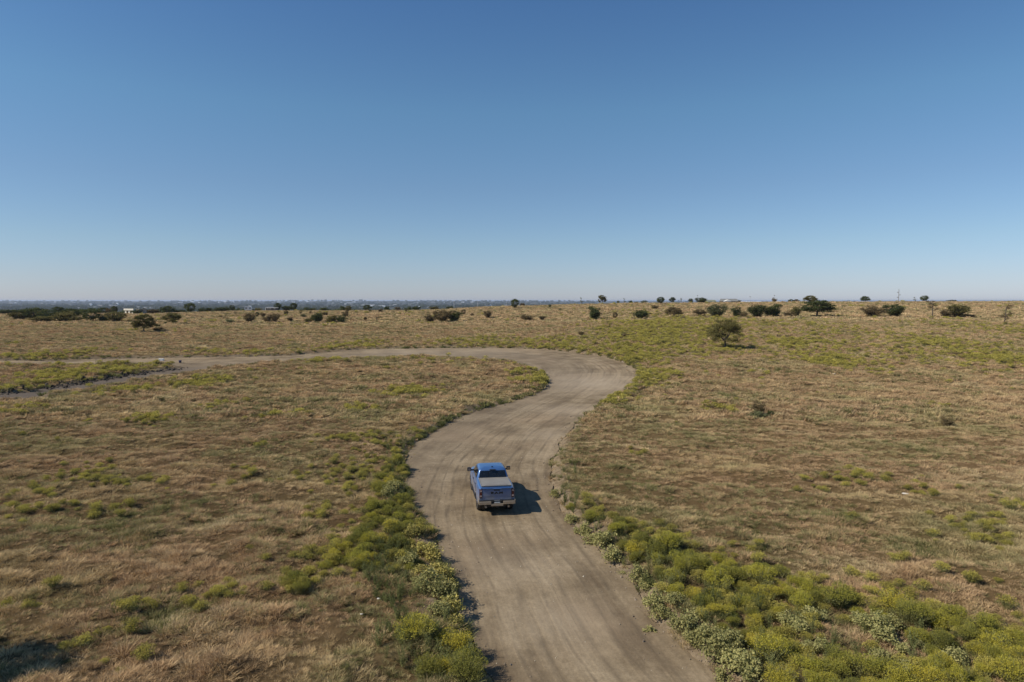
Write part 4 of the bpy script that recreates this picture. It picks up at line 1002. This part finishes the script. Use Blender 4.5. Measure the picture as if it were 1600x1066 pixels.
def build_structures():
    # cream pillared building among the trees on the left
    x, y, z = base_at(203, 388)
    b0 = root_at('pillared_building', x, y, z, R(-18), 'cream flat-roofed building with three pillars beside the dark trees', 'building')
    bm = bmesh.new(); box(bm, -3.4, 6.0, .9, 6, -3, 2.7); done('wall', bm, [M_wall], b0)
    for k in (-2.9, -.3, 2.0):
        bm = bmesh.new(); box(bm, k - .5, k + .55, -.1, .8, -2, 2.1); done('pillar', bm, [M_cream_wall], b0)
    bm = bmesh.new(); box(bm, -3.8, 3.2, -.5, .898, 2.12, 3.1); done('fascia', bm, [M_cream_wall], b0)
    bm = bmesh.new(); box(bm, -3.5, 6.2, .902, 6.2, 2.703, 3.0); done('roof', bm, [M_roofg], b0)
    for k in (4.1, 5.2):
        bm = bmesh.new(); box(bm, k - .3, k + .3, .86, .897, .2, 1.9); done('window', bm, [M_white], b0)
    # white travel trailer, end on
    D = 398; x, y, z = base_at(388, D)
    b0 = root_at('travel_trailer', x, y, z, R(17), 'white round-topped travel trailer parked on the far field edge', 'trailer')
    bm = bmesh.new(); prof = [(-1.9, .55), (-2.0, 1.4), (-1.75, 2.35), (-1.0, 2.85), (0, 3.0), (1.0, 2.85), (1.75, 2.35), (2.0, 1.4), (1.9, .55)]
    A_ = [bm.verts.new((p, 0, q)) for p, q in prof]; B_ = [bm.verts.new((p, 6.2, q)) for p, q in prof]
    bm.faces.new(A_); bm.faces.new(B_[::-1])
    for k in range(len(prof)): bm.faces.new((A_[k - 1], A_[k], B_[k], B_[k - 1]))
    done('body', bm, [M_white], b0)
    for k in (-1.05, 1.05):
        bm = bmesh.new(); box(bm, k - .42, k + .42, -.04, -.005, 1.4, 2.05); done('window', bm, [M_dark], b0)
    for sx in (-1, 1):
        bm = bmesh.new(); cyl(bm, (sx * 1.7, 3.2, .38), (sx * 1.98, 3.2, .38), .38); done('wheel', bm, [M_shade], b0)
    bm = bmesh.new(); box(bm, -1.2, 1.2, .3, 5.8, .3, .545); done('chassis', bm, [M_shade], b0)
    # long dark trailer with white ends
    x, y, z = base_at(425, D)
    b0 = root_at('long_trailer', x, y, z, R(4), 'long low dark-sided trailer with white roof beside trees on the far field edge', 'trailer')
    bm = bmesh.new(); box(bm, -3.4, 3.2, 0, 2.4, .55, 1.9); done('body', bm, [M_shade], b0)
    bm = bmesh.new(); box(bm, -3.6, 3.3, -.1, 2.5, 1.903, 2.12); done('roof', bm, [M_white], b0)
    bm = bmesh.new(); box(bm, -3.62, -3.403, -.05, 2.45, .4, 1.9); done('end_panel', bm, [M_white], b0)
    for k in (-2.2, -.9, 1.6):
        bm = bmesh.new(); box(bm, k - .45, k + .45, -.03, -.004, 1.15, 1.65); done('window', bm, [M_wall], b0)
    for k in (-1.9, 1.9):
        bm = bmesh.new(); cyl(bm, (k, -.05, .35), (k, .25, .35), .35); done('wheel', bm, [M_shade], b0)
    # white gabled house on the skyline
    x, y, z = base_at(1138, 408); z = CAM_H - 3.4 * y / FPX
    b0 = root_at('gabled_house', x, y, z, R(0), 'grey-roofed house with white gable on the right-hand skyline', 'house')
    bm = bmesh.new(); box(bm, -3.6, 5.6, 0, 6, -1.4, .95); done('wall', bm, [M_shade], b0)
    bm = bmesh.new(); gable(bm, -3.6, 5.6, 0, 6, .953, 2.45, 'x'); done('roof', bm, [M_roofg], b0)
    bm = bmesh.new(); box(bm, -3.2, .6, -2.4, -.003, -1.4, .85); done('wing', bm, [M_shade], b0)
    bm = bmesh.new(); gable(bm, -3.3, .8, -2.5, -.31, .853, 1.95, 'y', 0, .15); done('gable_front', bm, [M_white], b0)
    for k in (1.8, 3.8):
        bm = bmesh.new(); box(bm, k - .4, k + .4, -.04, -.004, -.5, .4); done('window', bm, [M_wall], b0)
    # long pale metal roof
    x, y, z = base_at(1175, 414); z = CAM_H - 3.0 * y / FPX
    b0 = root_at('low_shed', x, y, z, 0, 'long low shed with pale metal roof right of the gabled house', 'shed')
    bm = bmesh.new(); box(bm, -6.3, 6.0, 0, 5, -1.6, .25); done('wall', bm, [M_shade], b0)
    bm = bmesh.new(); gable(bm, -6.3, 6.0, 0, 5, .253, .75, 'x'); done('roof', bm, [M_roofl], b0)
    # low olive-roofed barn
    x, y, z = base_at(1108, 416); z = CAM_H - 3.2 * y / FPX
    b0 = root_at('barn', x, y, z, 0, 'low barn with weathered green-grey roof between the skyline tree and the gabled house', 'barn')
    bm = bmesh.new(); box(bm, -4.0, 4.0, 0, 6, -1.6, .6); done('wall', bm, [M_shade], b0)
    bm = bmesh.new(); gable(bm, -4.0, 4.0, 0, 6, .603, 1.75, 'x'); done('roof', bm, [plain('green_roof', (.19, .20, .14), .7)], b0)
    # utility pole with staggered crossarms
    x, y, z = base_at(1403, 404)
    b0 = root_at('utility_pole', x, y, z, 0, 'tall utility pole with staggered side arms on the right-hand skyline', 'pole')
    bm = bmesh.new(); cyl(bm, (0, 0, -.6), (0, 0, 7.6), .19, .12, 8); done('pole', bm, [M_pole], b0)
    for zz, s in ((5.7, -1), (4.2, 1), (2.7, -1)):
        bm = bmesh.new(); box(bm, min(s * .1, s * 1.0), max(s * .1, s * 1.0), -.08, .08, zz - .12, zz + .12); cyl(bm, (s * .85, 0, zz + .12), (s * .85, 0, zz + .4), .10, seg=6)
        done('side_arm', bm, [M_pole], b0)
    # pale poles down the slope on the left and centre
    for i, (px, D, top, lab) in enumerate(((709.5, 415, 470.5, 'slender pale pole above the brown shrub clump, first from the left'), (746.6, 425, 469.6, 'slender pale pole midway between the brown shrub clump and the round tree'),
                        (791, 440, 472, 'short pale pole just left of the round dark tree'), (844.5, 450, 472, 'short pale pole just right of the round dark tree'))):
        x, y, z = base_at(px, D); zt = CAM_H - (top - 470) * D / FPX
        b0 = root_at('utility_pole', x, y, z - .5, 0, lab, 'pole', 'slender pale poles beyond the field')
        bm = bmesh.new(); cyl(bm, (0, 0, 0), (0, 0, zt - z + .5), .13, .10, 8); done('pole', bm, [M_steel], b0)
        bm = bmesh.new(); box(bm, -.5, .5, -.14, -.10, zt - z - .3, zt - z - .2); done('crossarm', bm, [M_pole], b0)
    # masts with small heads over the skyline
    for px, top, bb, lab in ((1171.3, 463.5, 413, 'thin grey mast rising behind the long low shed'), (1089.5, 461.5, 418, 'thin mast with small head left of the skyline barn'), (1209.3, 461.5, 418, 'thin mast with small head above the brown skyline shrub')):
        x, y, z = base_at(px, bb); zt = CAM_H - (top - 470) * bb / FPX
        b0 = root_at('mast', x, y, z - .3, 0, lab, 'mast')
        bm = bmesh.new(); cyl(bm, (0, 0, 0), (0, 0, zt - z), .06, .04, 6); done('pole', bm, [M_pole], b0)
        bm = bmesh.new(); box(bm, -.35, .25, -.06, .06, zt - z + .003, zt - z + .35); done('head', bm, [M_pole], b0)
    # buildings of the towns down in the valley
    F = [(140.5,477.5,3,2.2,0),(141,481.5,9,2,1),(149,481.8,10,1.8,1),(158,479,8,1.6,2),(167,479,9,1.8,2),(176,479.5,8,1.6,2),(182,477.8,3,3,0),(190,481,7,1.6,2),(196,480.2,6,1.2,1),(219,481,9,1.6,1),(229,482,10,1.8,1),(241,482,8,1.6,1),(126,482,8,1.4,1),
         (300,472.6,4,1.2,0),(311,474,3,1.2,0),(334,475.3,4,1.2,0),(342,473.2,3,1,0),(352,472.4,4,1.2,0),(363,472.8,3,1,0),(405,476.5,3,1,0),(480,472.5,4,1.1,0),(521,474.5,5,1.2,1),(531,473.5,6,1.2,1),(545,474,6,1.2,1),(552,472.8,5,1,0),(537,475.8,5,1.1,0),
         (581,479,6,1.8,0),(588,479.5,7,1.6,1),(597,479.8,7,1.6,0),(612,480,6,2.4,1),(617,479.5,5,3,1),(566,478,4,1.2,0),(650,473.5,5,1,1),(676,473,4,1,1),(697,473.2,5,1.1,0),(705,472.6,4,1,1),(723,473,4,1,0),(737,472.8,4,1,0),(766,477.8,4,1.4,0),(774,478.2,3,1.1,1),
         (16,474.5,6,1,1),(24,474.4,4,1,0),(84,472.6,5,1,0),(66,474.5,4,1,1),(113,473,4,1,1),(435,472.6,4,1,0),(458,473,3,1,0),(656,480.5,4,1.4,0),(666,481,6,1.4,1),(281,473.5,4,1,0)]
    mats = [plain('far_white', (.85, .85, .83), .6), plain('far_grey', (.5, .48, .44), .7), plain('clay_wall', (.36, .30, .25), .8)]
    vb = []
    for px, py, w, h, k in F:
        x, y = at(px, py); z = float(zbase(x, y)); s = y / FPX
        bm = bmesh.new(); W, H_ = w * s * 1.25, h * s * 1.35
        box(bm, -W / 2, W / 2, 0, min(W, 40), -4, H_ * .72, 0); gable(bm, -W / 2, W / 2, 0, min(W, 40), H_ * .722, H_, 'x', 1, .2)
        for q in range(4): box(bm, -W * .4 + q * W * .22, -W * .4 + q * W * .22 + W * .08, -.3, -.06, H_ * .2, H_ * .5, 2)
        o = done('far_building', bm, [mats[k], M_roofl if k == 0 else M_roofg, M_shade]); o.location = (x, y, z)
        vb.append((px, o, k))
    vb.sort(key=lambda q: q[0])
    for i, (px, o, k) in enumerate(vb):
        tag(o, '%s building in the hazy valley, %s from the left' % (('tiny white', 'tiny grey-roofed', 'tiny clay-coloured')[k], ordw(i + 1)), 'building', 'far buildings in the valley')
build_structures()

# ------------------------------------------------------------------ small things lying about
def ground_at(px, py):
    x, y = at(px, py); sd = float(road_sd([x], [y])[0])
    if sd < 0: x, y = at(px, py, -DROP)
    return x, y, (float(zroad([x], [y])[0]) if sd < 0 else float(zground([x], [y])[0]))
def build_small():
    x, y, z = ground_at(252, 563.6)
    b0 = root_at('storage_box', x, y, z, R(3), 'white lidded box lying at the road edge near the spur track tip', 'box')
    bm = bmesh.new(); box(bm, -.40, .40, -.2, .2, 0, .26); done('body', bm, [M_white], b0, bevel=.02)
    bm = bmesh.new(); box(bm, -.42, .42, -.22, .22, .263, .33); done('lid', bm, [M_white], b0, bevel=.02)
    x, y, z = ground_at(281.5, 567)
    b0 = root_at('plastic_bucket', x, y, z, R(20), 'small dark blue bucket on the dirt where the two tracks meet', 'bucket')
    mb = plain('blue_plastic', (.035, .035, .09), .5)
    bm = bmesh.new(); cyl(bm, (0, 0, 0), (0, 0, .36), .17, .23, 18); done('body', bm, [mb], b0)
    bm = bmesh.new(); cyl(bm, (0, 0, .363), (0, 0, .40), .25, .25, 18); done('rim', bm, [mb], b0)
    for px, py, s, lab in ((627, 567.5, .45, 'white stone in the grass just below the far road bend'), (1415, 771, .28, 'white stone beside yellow weeds in the right-hand field'), (1303, 584, .4, 'pale stone in the open grass right of the lone tree'),
                           (592, 938, .12, 'whitish stone in the thin grass left of the verge'), (565, 963, .12, 'flat whitish stone below the bare grass patch left of the verge')):
        x, y, z = ground_at(px, py); o = link('stone', rock_mesh(hash_(lab), .55, 'stone'), [plain('chalk_stone', (.62, .58, .50), .9)]); o.location = (x, y, z + s * .35); o.scale = (s * 1.5, s, s); tag(o, lab, 'stone')
    # rounded straw mound by the verge
    x, y, z = ground_at(624, 1030)
    o = link('straw_clump', tuft(700, .30, .36, .012, .9, (0, 0), 5, .75), [M_dry]); o.location = (x, y, z); tag(o, 'rounded straw-coloured grass clump beside the nearest yellow bush on the left', 'grass clump')
build_small()

# ------------------------------------------------------------------ the pickup truck
def paint(name, colr, dust=(.30, .26, .21)):
    m, t = nt(name)
    tc = N(t, 'ShaderNodeTexCoord'); sep = N(t, 'ShaderNodeSeparateXYZ'); t.links.new(tc.outputs['Object'], sep.inputs[0])
    n1 = noise(t, 3.0, 5, .65, tc.outputs['Object'])
    low = mathn(t, 'MULTIPLY_ADD', sep.outputs[2], -1.3, 1.85, True)          # road dust clings low down
    f = mathn(t, 'MULTIPLY', mathn(t, 'ADD', low, .20), mathn(t, 'MULTIPLY_ADD', n1, 1.1, .05), clamp=True)
    c = mixc(t, f, colr, dust)
    p = N(t, 'ShaderNodeBsdfPrincipled'); t.links.new(c, p.inputs['Base Color'])
    t.links.new(mathn(t, 'MULTIPLY_ADD', f, .5, .25), p.inputs['Roughness'])
    p.inputs['Metallic'].default_value = .25; p.inputs['Coat Weight'].default_value = .6; p.inputs['Coat Roughness'].default_value = .12
    out(t, p.outputs[0]); return m

def build_truck():
    BLUE = paint('blue_paint', (.022, .115, .33))
    BLACK = plain('black_plastic', (.015, .015, .016), .5, nscale=8)
    GLASS = plain('tinted_glass', (.008, .009, .01), .06, 0, 0, .6)
    COVER = plain('dusty_vinyl', (.21, .20, .18), .6, nscale=2.2, namt=.12)
    CHROME = plain('dusty_chrome', (.36, .30, .23), .42, .55, nscale=6, namt=.12)
    TYRE = plain('tyre_rubber', (.055, .046, .038), .9, nscale=9, namt=.4, bump=.6)
    RIM = plain('alloy', (.35, .34, .33), .35, .8)
    LAMP = plain('dark_lens', (.05, .012, .014), .15); LENS = plain('clear_lens', (.36, .27, .25), .2); RED = plain('red_lens', (.10, .02, .02), .2)
    PLATE = plain('number_plate', (.6, .62, .62), .4)
    px, py = at(744.5, 795, -DROP)
    hd = R(8.0)
    def rotp(x, y): return (x * math.cos(hd) - y * math.sin(hd), x * math.sin(hd) + y * math.cos(hd))
    ox, oy = rotp(-.98, -1.78)
    cx_, cy_ = px - ox, py - oy
    root = root_at('pickup_truck', cx_, cy_, float(zroad([cx_], [cy_])[0]) + .0, hd, 'blue crew-cab pickup truck with a grey bed cover driving up the dirt road', 'pickup truck')
    root.scale = (.975, 1.05, 1.03)
    # lower body: lofted sections along the length
    RA, FA, RR = -1.78, 1.92, .50
    ys = sorted(set([-2.80, -2.78, -2.7, -2.55, -2.4] + [RA + RR * math.cos(R(a)) for a in range(0, 181, 12)] + [FA + RR * math.cos(R(a)) for a in range(0, 181, 12)] + list(np.arange(-1.2, 1.4, .18)) + [-.96, -1.0, 1.42, 2.5, 2.6, 2.75, 2.86, 2.93, 2.95]))
    def zt(y):
        return float(np.interp(y, [-2.8, -1.0, -.96, 1.3, 1.45, 1.9, 2.5, 2.8, 2.95], [1.42, 1.45, 1.34, 1.28, 1.29, 1.28, 1.22, 1.12, .98]))
    def zb(y):
        b_ = float(np.interp(y, [-2.8, -2.3, -1.2, 1.3, 2.5, 2.95], [.66, .5, .46, .44, .42, .50]))
        for c_ in (RA, FA):
            if abs(y - c_) < RR: b_ = max(b_, .42 + math.sqrt(RR * RR - (y - c_) ** 2))
        return b_
    def hw(y):
        w = float(np.interp(y, [-2.8, -2.7, -2.4, -1.2, 1.4, 2.4, 2.8, 2.95], [.955, .99, 1.0, .985, .985, .985, .93, .78]))
        for c_ in (RA, FA): w += .035 * math.exp(-((y - c_) / .62) ** 4)
        return w
    bm = bmesh.new(); rings = []
    for y in ys:
        t_, b_, w = zt(y), zb(y), hw(y)
        H_ = t_ - b_
        tum = .10 if y < -.9 else (.03 if y < 1.45 else .10)
        pts = [(.55 * w, b_ + .0), (w - .05, b_), (w - .012, b_ + H_ * .12), (w, b_ + H_ * .45), (w - .012, b_ + H_ * .72), (w - .03 - tum * .3, t_ - .07), (w - .05 - tum * .5, t_ - .018), (w - .09 - tum * .6, t_), (.45, t_ + (.03 if y > 1.45 else .004)), (0, t_ + (.04 if y > 1.45 else .004))]
        full = [(-x, z) for x, z in pts] [:-1] + [pts[-1]] + [(x, z) for x, z in pts[:-1]][::-1]
        rings.append([bm.verts.new((x, y, z)) for x, z in full])
    for a, b_ in zip(rings[:-1], rings[1:]):
        n = len(a)
        for k in range(n): bm.faces.new((a[k], a[(k + 1) % n], b_[(k + 1) % n], b_[k]))
    bm.faces.new(rings[0][::-1]); bm.faces.new(rings[-1])
    body = done('body', bm, [BLUE], root, True)
    body.data.set_sharp_from_angle(angle=R(38)) if hasattr(body.data, 'set_sharp_from_angle') else None
    # cab
    bm = bmesh.new(); rings = []
    def ring(z, y0, y1, w0, w1, rad):
        pts = []
        for (cx0, cy0, a0, w) in ((w1 - rad, y1 - rad, 0, 0), (-(w1 - rad), y1 - rad, 90, 0), (-(w0 - rad), y0 + rad, 180, 0), (w0 - rad, y0 + rad, 270, 0)):
            for a in (0, 22.5, 45, 67.5, 90): pts.append((cx0 + rad * math.cos(R(a0 + a)), cy0 + rad * math.sin(R(a0 + a)), z))
        return [bm.verts.new(p) for p in pts]
    spec = [(1.22, -1.02, 1.50, .93, .90, .08), (1.36, -.99, 1.36, .915, .885, .08), (1.80, -.84, .72, .775, .765, .10), (1.875, -.80, .58, .735, .72, .12), (1.925, -.72, .44, .65, .63, .14), (1.95, -.5, .2, .42, .40, .16)]
    for s in spec: rings.append(ring(*s))
    for a, b_ in zip(rings[:-1], rings[1:]):
        for k in range(20): bm.faces.new((a[k], a[(k + 1) % 20], b_[(k + 1) % 20], b_[k]))
    bm.faces.new(rings[-1]); bm.faces.new(rings[0][::-1])
    cabo = done('cab', bm, [BLUE], root, True)
    cabo.data.set_sharp_from_angle(angle=R(30)) if hasattr(cabo.data, 'set_sharp_from_angle') else None
    def panel(name, pts, nrm_, mat, parent, th=.012):
        bm = bmesh.new(); n_ = Vector(nrm_).normalized()
        a = [bm.verts.new(Vector(p) + n_ * .004) for p in pts]; b_ = [bm.verts.new(Vector(p) + n_ * (.004 + th)) for p in pts]
        bm.faces.new(a[::-1]); bm.faces.new(b_)
        for k in range(len(a)): bm.faces.new((a[k], a[(k + 1) % len(a)], b_[(k + 1) % len(a)], b_[k]))
        return done(name, bm, [mat], parent)
    # rear window
    rw = panel('rear_window', [(-.80, -.986, 1.375), (.80, -.986, 1.375), (.70, -.842, 1.80), (-.70, -.842, 1.80)], (0, -1, .33), GLASS, cabo)
    for sx in (-.24, .24):
        bm = bmesh.new(); vs = [bm.verts.new(p) for p in ((sx - .012, -1.006, 1.38), (sx + .012, -1.006, 1.38), (sx + .012, -.866, 1.79), (sx - .012, -.866, 1.79))]; bm.faces.new(vs)
        bmesh.ops.solidify(bm, geom=list(bm.faces), thickness=.008); done('sash', bm, [BLACK], rw)
    ws = panel('windshield', [(-.83, 1.375, 1.36), (-.70, .735, 1.80), (.70, .735, 1.80), (.83, 1.375, 1.36)], (0, .57, .82), GLASS, cabo)
    for s in (-1, 1):
        n_ = (s, 0, .31)
        f1 = [(s * .918, .30, 1.375), (s * .905, 1.16, 1.375), (s * .785, .68, 1.77), (s * .785, .30, 1.79)]
        f2 = [(s * .918, -.62, 1.375), (s * .918, .22, 1.375), (s * .785, .22, 1.79), (s * .785, -.55, 1.79)]
        for f in (f1, f2): panel('side_window', f if s < 0 else f[::-1], n_, GLASS, cabo)
    # doors: seams and handles
    for s in (-1, 1):
        for y0, y1 in ((.27, 1.33), (-.90, .25)):
            bm = bmesh.new(); xs = s * (hw((y0 + y1) / 2) + .002)
            box(bm, min(xs, xs + s * .010), max(xs, xs + s * .010), y0 + .012, y1 - .012, .56, 1.02)
            dr = done('door', bm, [BLUE], root, bevel=.004)
            bm = bmesh.new(); hx = s * 1.0; box(bm, min(hx, hx - s * .05), max(hx, hx - s * .05) , y0 + .08, y0 + .30, 1.07, 1.11); done('handle', bm, [BLACK], dr, bevel=.006)
    # roof rear edge lamp and antenna
    bm = bmesh.new(); box(bm, -.17, .17, -.93, -.80, 1.83, 1.872); done('brake_lamp', bm, [BLACK], root, bevel=.01)
    bm = bmesh.new(); vs = [bm.verts.new(p) for p in ((-.03, -.66, 1.93), (.03, -.66, 1.93), (.012, -.70, 2.02), (-.012, -.70, 2.02), (-.03, -.46, 1.94), (.03, -.46, 1.94))]
    for f in ((0, 1, 2, 3), (0, 3, 4), (1, 5, 2), (3, 2, 5, 4), (0, 4, 5, 1)): bm.faces.new([vs[i] for i in f])
    done('antenna', bm, [BLACK], root)
    # bed cover with fold ribs and raised frame
    bm = bmesh.new(); box(bm, -.80, .80, -2.66, -1.06, 1.462, 1.478)
    cv = done('bed_cover', bm, [COVER], root, bevel=.006)
    bm = bmesh.new()
    for (x0, x1, y0, y1) in ((-.835, -.802, -2.70, -1.03), (.802, .835, -2.70, -1.03), (-.80, .80, -2.70, -2.662)): box(bm, x0, x1, y0, y1, 1.458, 1.492)
    done('cover_frame', bm, [COVER], cv, bevel=.006)
    bm = bmesh.new(); box(bm, -.62, .62, -2.64, -2.50, 1.4785, 1.486); done('cover_pocket', bm, [plain('vinyl_shade', (.15, .135, .12), .7)], cv, bevel=.003)
    # tailgate
    bm = bmesh.new(); box(bm, -.79, .79, -2.84, -2.803, .78, 1.405); tg = done('tailgate', bm, [BLUE], root, bevel=.012)
    bm = bmesh.new(); vs = []
    for (y, z) in ((-2.80, 1.412), (-2.90, 1.432), (-2.915, 1.40), (-2.842, 1.352)): vs.append([bm.verts.new((x, y, z - (.035 if abs(x) < .2 and z < 1.41 else 0))) for x in (-.82, -.3, -.16, 0, .16, .3, .82)])
    for i in range(4):
        for k in range(6): bm.faces.new((vs[i][k], vs[i][k + 1], vs[(i + 1) % 4][k + 1], vs[(i + 1) % 4][k]))
    bm.faces.new([vs[i][0] for i in range(4)]); bm.faces.new([vs[i][-1] for i in range(4)][::-1])
    done('spoiler_lip', bm, [BLUE], tg)
    bm = bmesh.new(); box(bm, -.72, .72, -2.852, -2.843, .985, 1.30); done('inset_panel', bm, [BLUE], tg, bevel=.004)
    bm = bmesh.new(); box(bm, -.17, .17, -2.868, -2.853, 1.265, 1.325); done('handle', bm, [BLACK], tg, bevel=.005)
    cu = bpy.data.curves.new('lettering', 'FONT'); cu.body = 'RAM'; cu.size = .135; cu.align_x = 'CENTER'; cu.extrude = .008; cu.offset = .008; cu.space_character = 1.35
    tmp = bpy.data.objects.new('tmp', cu); dg = bpy.context.evaluated_depsgraph_get()
    col.objects.link(tmp); dg.update(); me = bpy.data.meshes.new_from_object(tmp.evaluated_get(dg)); bpy.data.objects.remove(tmp); me.name = 'lettering'
    me.transform(Matrix.Translation((0, -2.862, 1.11)) @ Matrix.Rotation(R(90), 4, 'X') @ Matrix.Scale(1.0, 4, (0, 1, 0)) @ Matrix.Scale(2.0, 4, (1, 0, 0)))
    link('lettering', me, [BLACK], tg)
    # tail lamps
    for s in (-1, 1):
        bm = bmesh.new(); box(bm, min(s * .80, s * .955), max(s * .80, s * .955), -2.85, -2.62, .90, 1.34); tl = done('tail_lamp', bm, [LAMP], root, bevel=.02)
        bm = bmesh.new()
        for z0, z1 in ((1.22, 1.30), (.96, 1.04)): box(bm, min(s * .82, s * .93), max(s * .82, s * .93), -2.862, -2.851, z0, z1)
        done('reflector', bm, [LENS], tl)
        bm = bmesh.new(); box(bm, min(s * .82, s * .93), max(s * .82, s * .93), -2.862, -2.851, 1.08, 1.17); done('red_lens', bm, [RED], tl)
    # rear bumper: stepped, with plate recess and chrome face
    bm = bmesh.new()
    for (x0, x1, z0, z1) in ((-.97, -.33, .60, .76), (.33, .97, .60, .76), (-.33, .33, .52, .63)): box(bm, x0 + .002, x1 - .002, -3.05, -2.86, z0, z1)
    for s in (-1, 1): box(bm, min(s * .972, s * 1.0), max(s * .972, s * 1.0), -2.99, -2.62, .60, .80)
    bp = done('rear_bumper', bm, [CHROME], root, bevel=.02)
    bm = bmesh.new(); box(bm, -.95, .95, -2.98, -2.84, .74, .785); box(bm, -.33, .33, -2.93, -2.845, .61, .80); done('step_pad', bm, [BLACK], bp)
    bm = bmesh.new(); vs = [bm.verts.new(p) for p in ((-.16, -2.985, .655), (.16, -2.985, .655), (.16, -2.94, .80), (-.16, -2.94, .80))]; bm.faces.new(vs); bmesh.ops.solidify(bm, geom=list(bm.faces), thickness=.008); done('number_plate', bm, [PLATE], bp)
    for s in (-1, 1):
        bm = bmesh.new(); cyl(bm, (s * .62, -3.0, .47), (s * .62, -2.6, .47), .055, seg=14); done('exhaust_tip', bm, [CHROME], root)
    bm = bmesh.new(); box(bm, -.05, .05, -3.02, -2.8, .42, .51); done('tow_hitch', bm, [BLACK], root, bevel=.008)
    # underside
    bm = bmesh.new(); box(bm, -.55, .55, -2.7, 2.75, .38, .62); box(bm, -.85, .85, -1.25, 1.40, .40, .50); done('chassis', bm, [BLACK], root)
    for s in (-1, 1):
        for c_ in (RA, FA):
            bm = bmesh.new(); cyl(bm, (s * .60, c_, .45), (s * .72, c_, .45), .5, seg=24); done('wheel_well', bm, [BLACK], root)
        bm = bmesh.new(); box(bm, min(s * .93, s * 1.03), max(s * .93, s * 1.03), -1.1, 1.25, .36, .41); done('side_step', bm, [BLACK], root, bevel=.01)
    # wheels
    for c_ in (RA, FA):
        for s in (-1, 1):
            wh = bpy.data.objects.new('wheel', None); col.objects.link(wh); wh.parent = root; wh.location = (s * .87, c_, .41)
            bm = bmesh.new(); seg = 36; pr = [(-.14, .26), (-.145, .34), (-.135, .385), (-.10, .41), (.10, .41), (.135, .385), (.145, .34), (.14, .26)]
            rg = [[bm.verts.new((x, r_ * math.cos(2 * math.pi * k / seg) * (1 + (.012 if r_ > .4 and k % 2 else 0)), r_ * math.sin(2 * math.pi * k / seg) * (1 + (.012 if r_ > .4 and k % 2 else 0)))) for k in range(seg)] for x, r_ in pr]
            for i in range(len(pr) - 1):
                for k in range(seg): bm.faces.new((rg[i][k], rg[i][(k + 1) % seg], rg[i + 1][(k + 1) % seg], rg[i + 1][k]))
            done('tyre', bm, [TYRE], wh, True)
            bm = bmesh.new(); cyl(bm, (s * .06, 0, 0), (s * .075, 0, 0), .262, seg=24); cyl(bm, (s * .075, 0, 0), (s * .125, 0, 0), .05, seg=12)
            for q in range(6):
                a = q * math.pi / 3; dx = Vector((0, math.cos(a), math.sin(a))); sx_ = Vector((0, -math.sin(a), math.cos(a))) * .028
                ps = [dx * .03 - sx_, dx * .255 - sx_, dx * .255 + sx_, dx * .03 + sx_]
                v0 = [bm.verts.new(Vector((s * .078, 0, 0)) + p) for p in ps]; v1 = [bm.verts.new(Vector((s * .12, 0, 0)) + p) for p in ps]
                bm.faces.new(v1); bm.faces.new(v0[::-1])
                for k in range(4): bm.faces.new((v0[k], v0[(k + 1) % 4], v1[(k + 1) % 4], v1[k]))
            done('rim', bm, [RIM], wh)
            bm = bmesh.new(); r0, r1 = .49, .545                       # dark flare round the arch
            A_, B_ = [], []
            ww = hw(c_)
            for k in range(17):
                a = R(8 + k * 164 / 16); A_.append((math.cos(a) * r0, .42 + math.sin(a) * r0)); B_.append((math.cos(a) * r1, .42 + math.sin(a) * r1))
            va = [[bm.verts.new((s * xx, c_ + y, z)) for (y, z) in lst] for xx, lst in ((ww - .03, A_), (ww + .018, A_), (ww + .012, B_), (ww - .03, B_))]
            for i in range(4):
                for k in range(16): bm.faces.new((va[i][k], va[i][k + 1], va[(i + 1) % 4][k + 1], va[(i + 1) % 4][k]))
            done('arch_trim', bm, [BLUE], root)
    # mirrors
    for s in (-1, 1):
        bm = bmesh.new(); box(bm, min(s * .90, s * 1.10), max(s * .90, s * 1.10), .98, 1.06, 1.36, 1.44); mr = done('mirror', bm, [BLACK], root, bevel=.01)
        bm = bmesh.new(); box(bm, min(s * 1.07, s * 1.30), max(s * 1.07, s * 1.30), .96, 1.10, 1.34, 1.55); done('mirror_housing', bm, [BLACK], mr, bevel=.035)
        bm = bmesh.new(); box(bm, min(s * 1.11, s * 1.26), max(s * 1.11, s * 1.26), .950, .958, 1.38, 1.51); done('mirror_glass', bm, [plain('mirror', (.30, .28, .28), .1, 1)], mr)
    # front end
    bm = bmesh.new(); box(bm, -.60, .60, 2.90, 2.985, .68, 1.03); done('grille', bm, [BLACK], root, bevel=.02)
    bm = bmesh.new(); box(bm, -.96, .96, 2.80, 3.03, .42, .655); done('front_bumper', bm, [CHROME], root, bevel=.04)
    for s in (-1, 1):
        bm = bmesh.new(); box(bm, min(s * .63, s * .92), max(s * .63, s * .92), 2.72, 2.94, .86, 1.02); done('headlight', bm, [LENS], root, bevel=.02)
build_truck()

# ------------------------------------------------------------------ haze: pale even air round the whole scene
def build_haze():
    bm = bmesh.new(); box(bm, -82000, 82000, -82000, 82000, -75, 26)
    m = bpy.data.materials.new('haze'); m.use_nodes = True; t = m.node_tree; t.nodes.clear()
    v = N(t, 'ShaderNodeVolumePrincipled'); v.inputs['Color'].default_value = (.68, .79, 1.0, 1); v.inputs['Density'].default_value = 4.5e-5; v.inputs['Anisotropy'].default_value = .15
    o = N(t, 'ShaderNodeOutputMaterial'); t.links.new(v.outputs[0], o.inputs['Volume'])
    tag(done('haze', bm, [m]), 'pale blue haze over the valley', 'haze', kind='stuff')
build_haze()
print('script done')
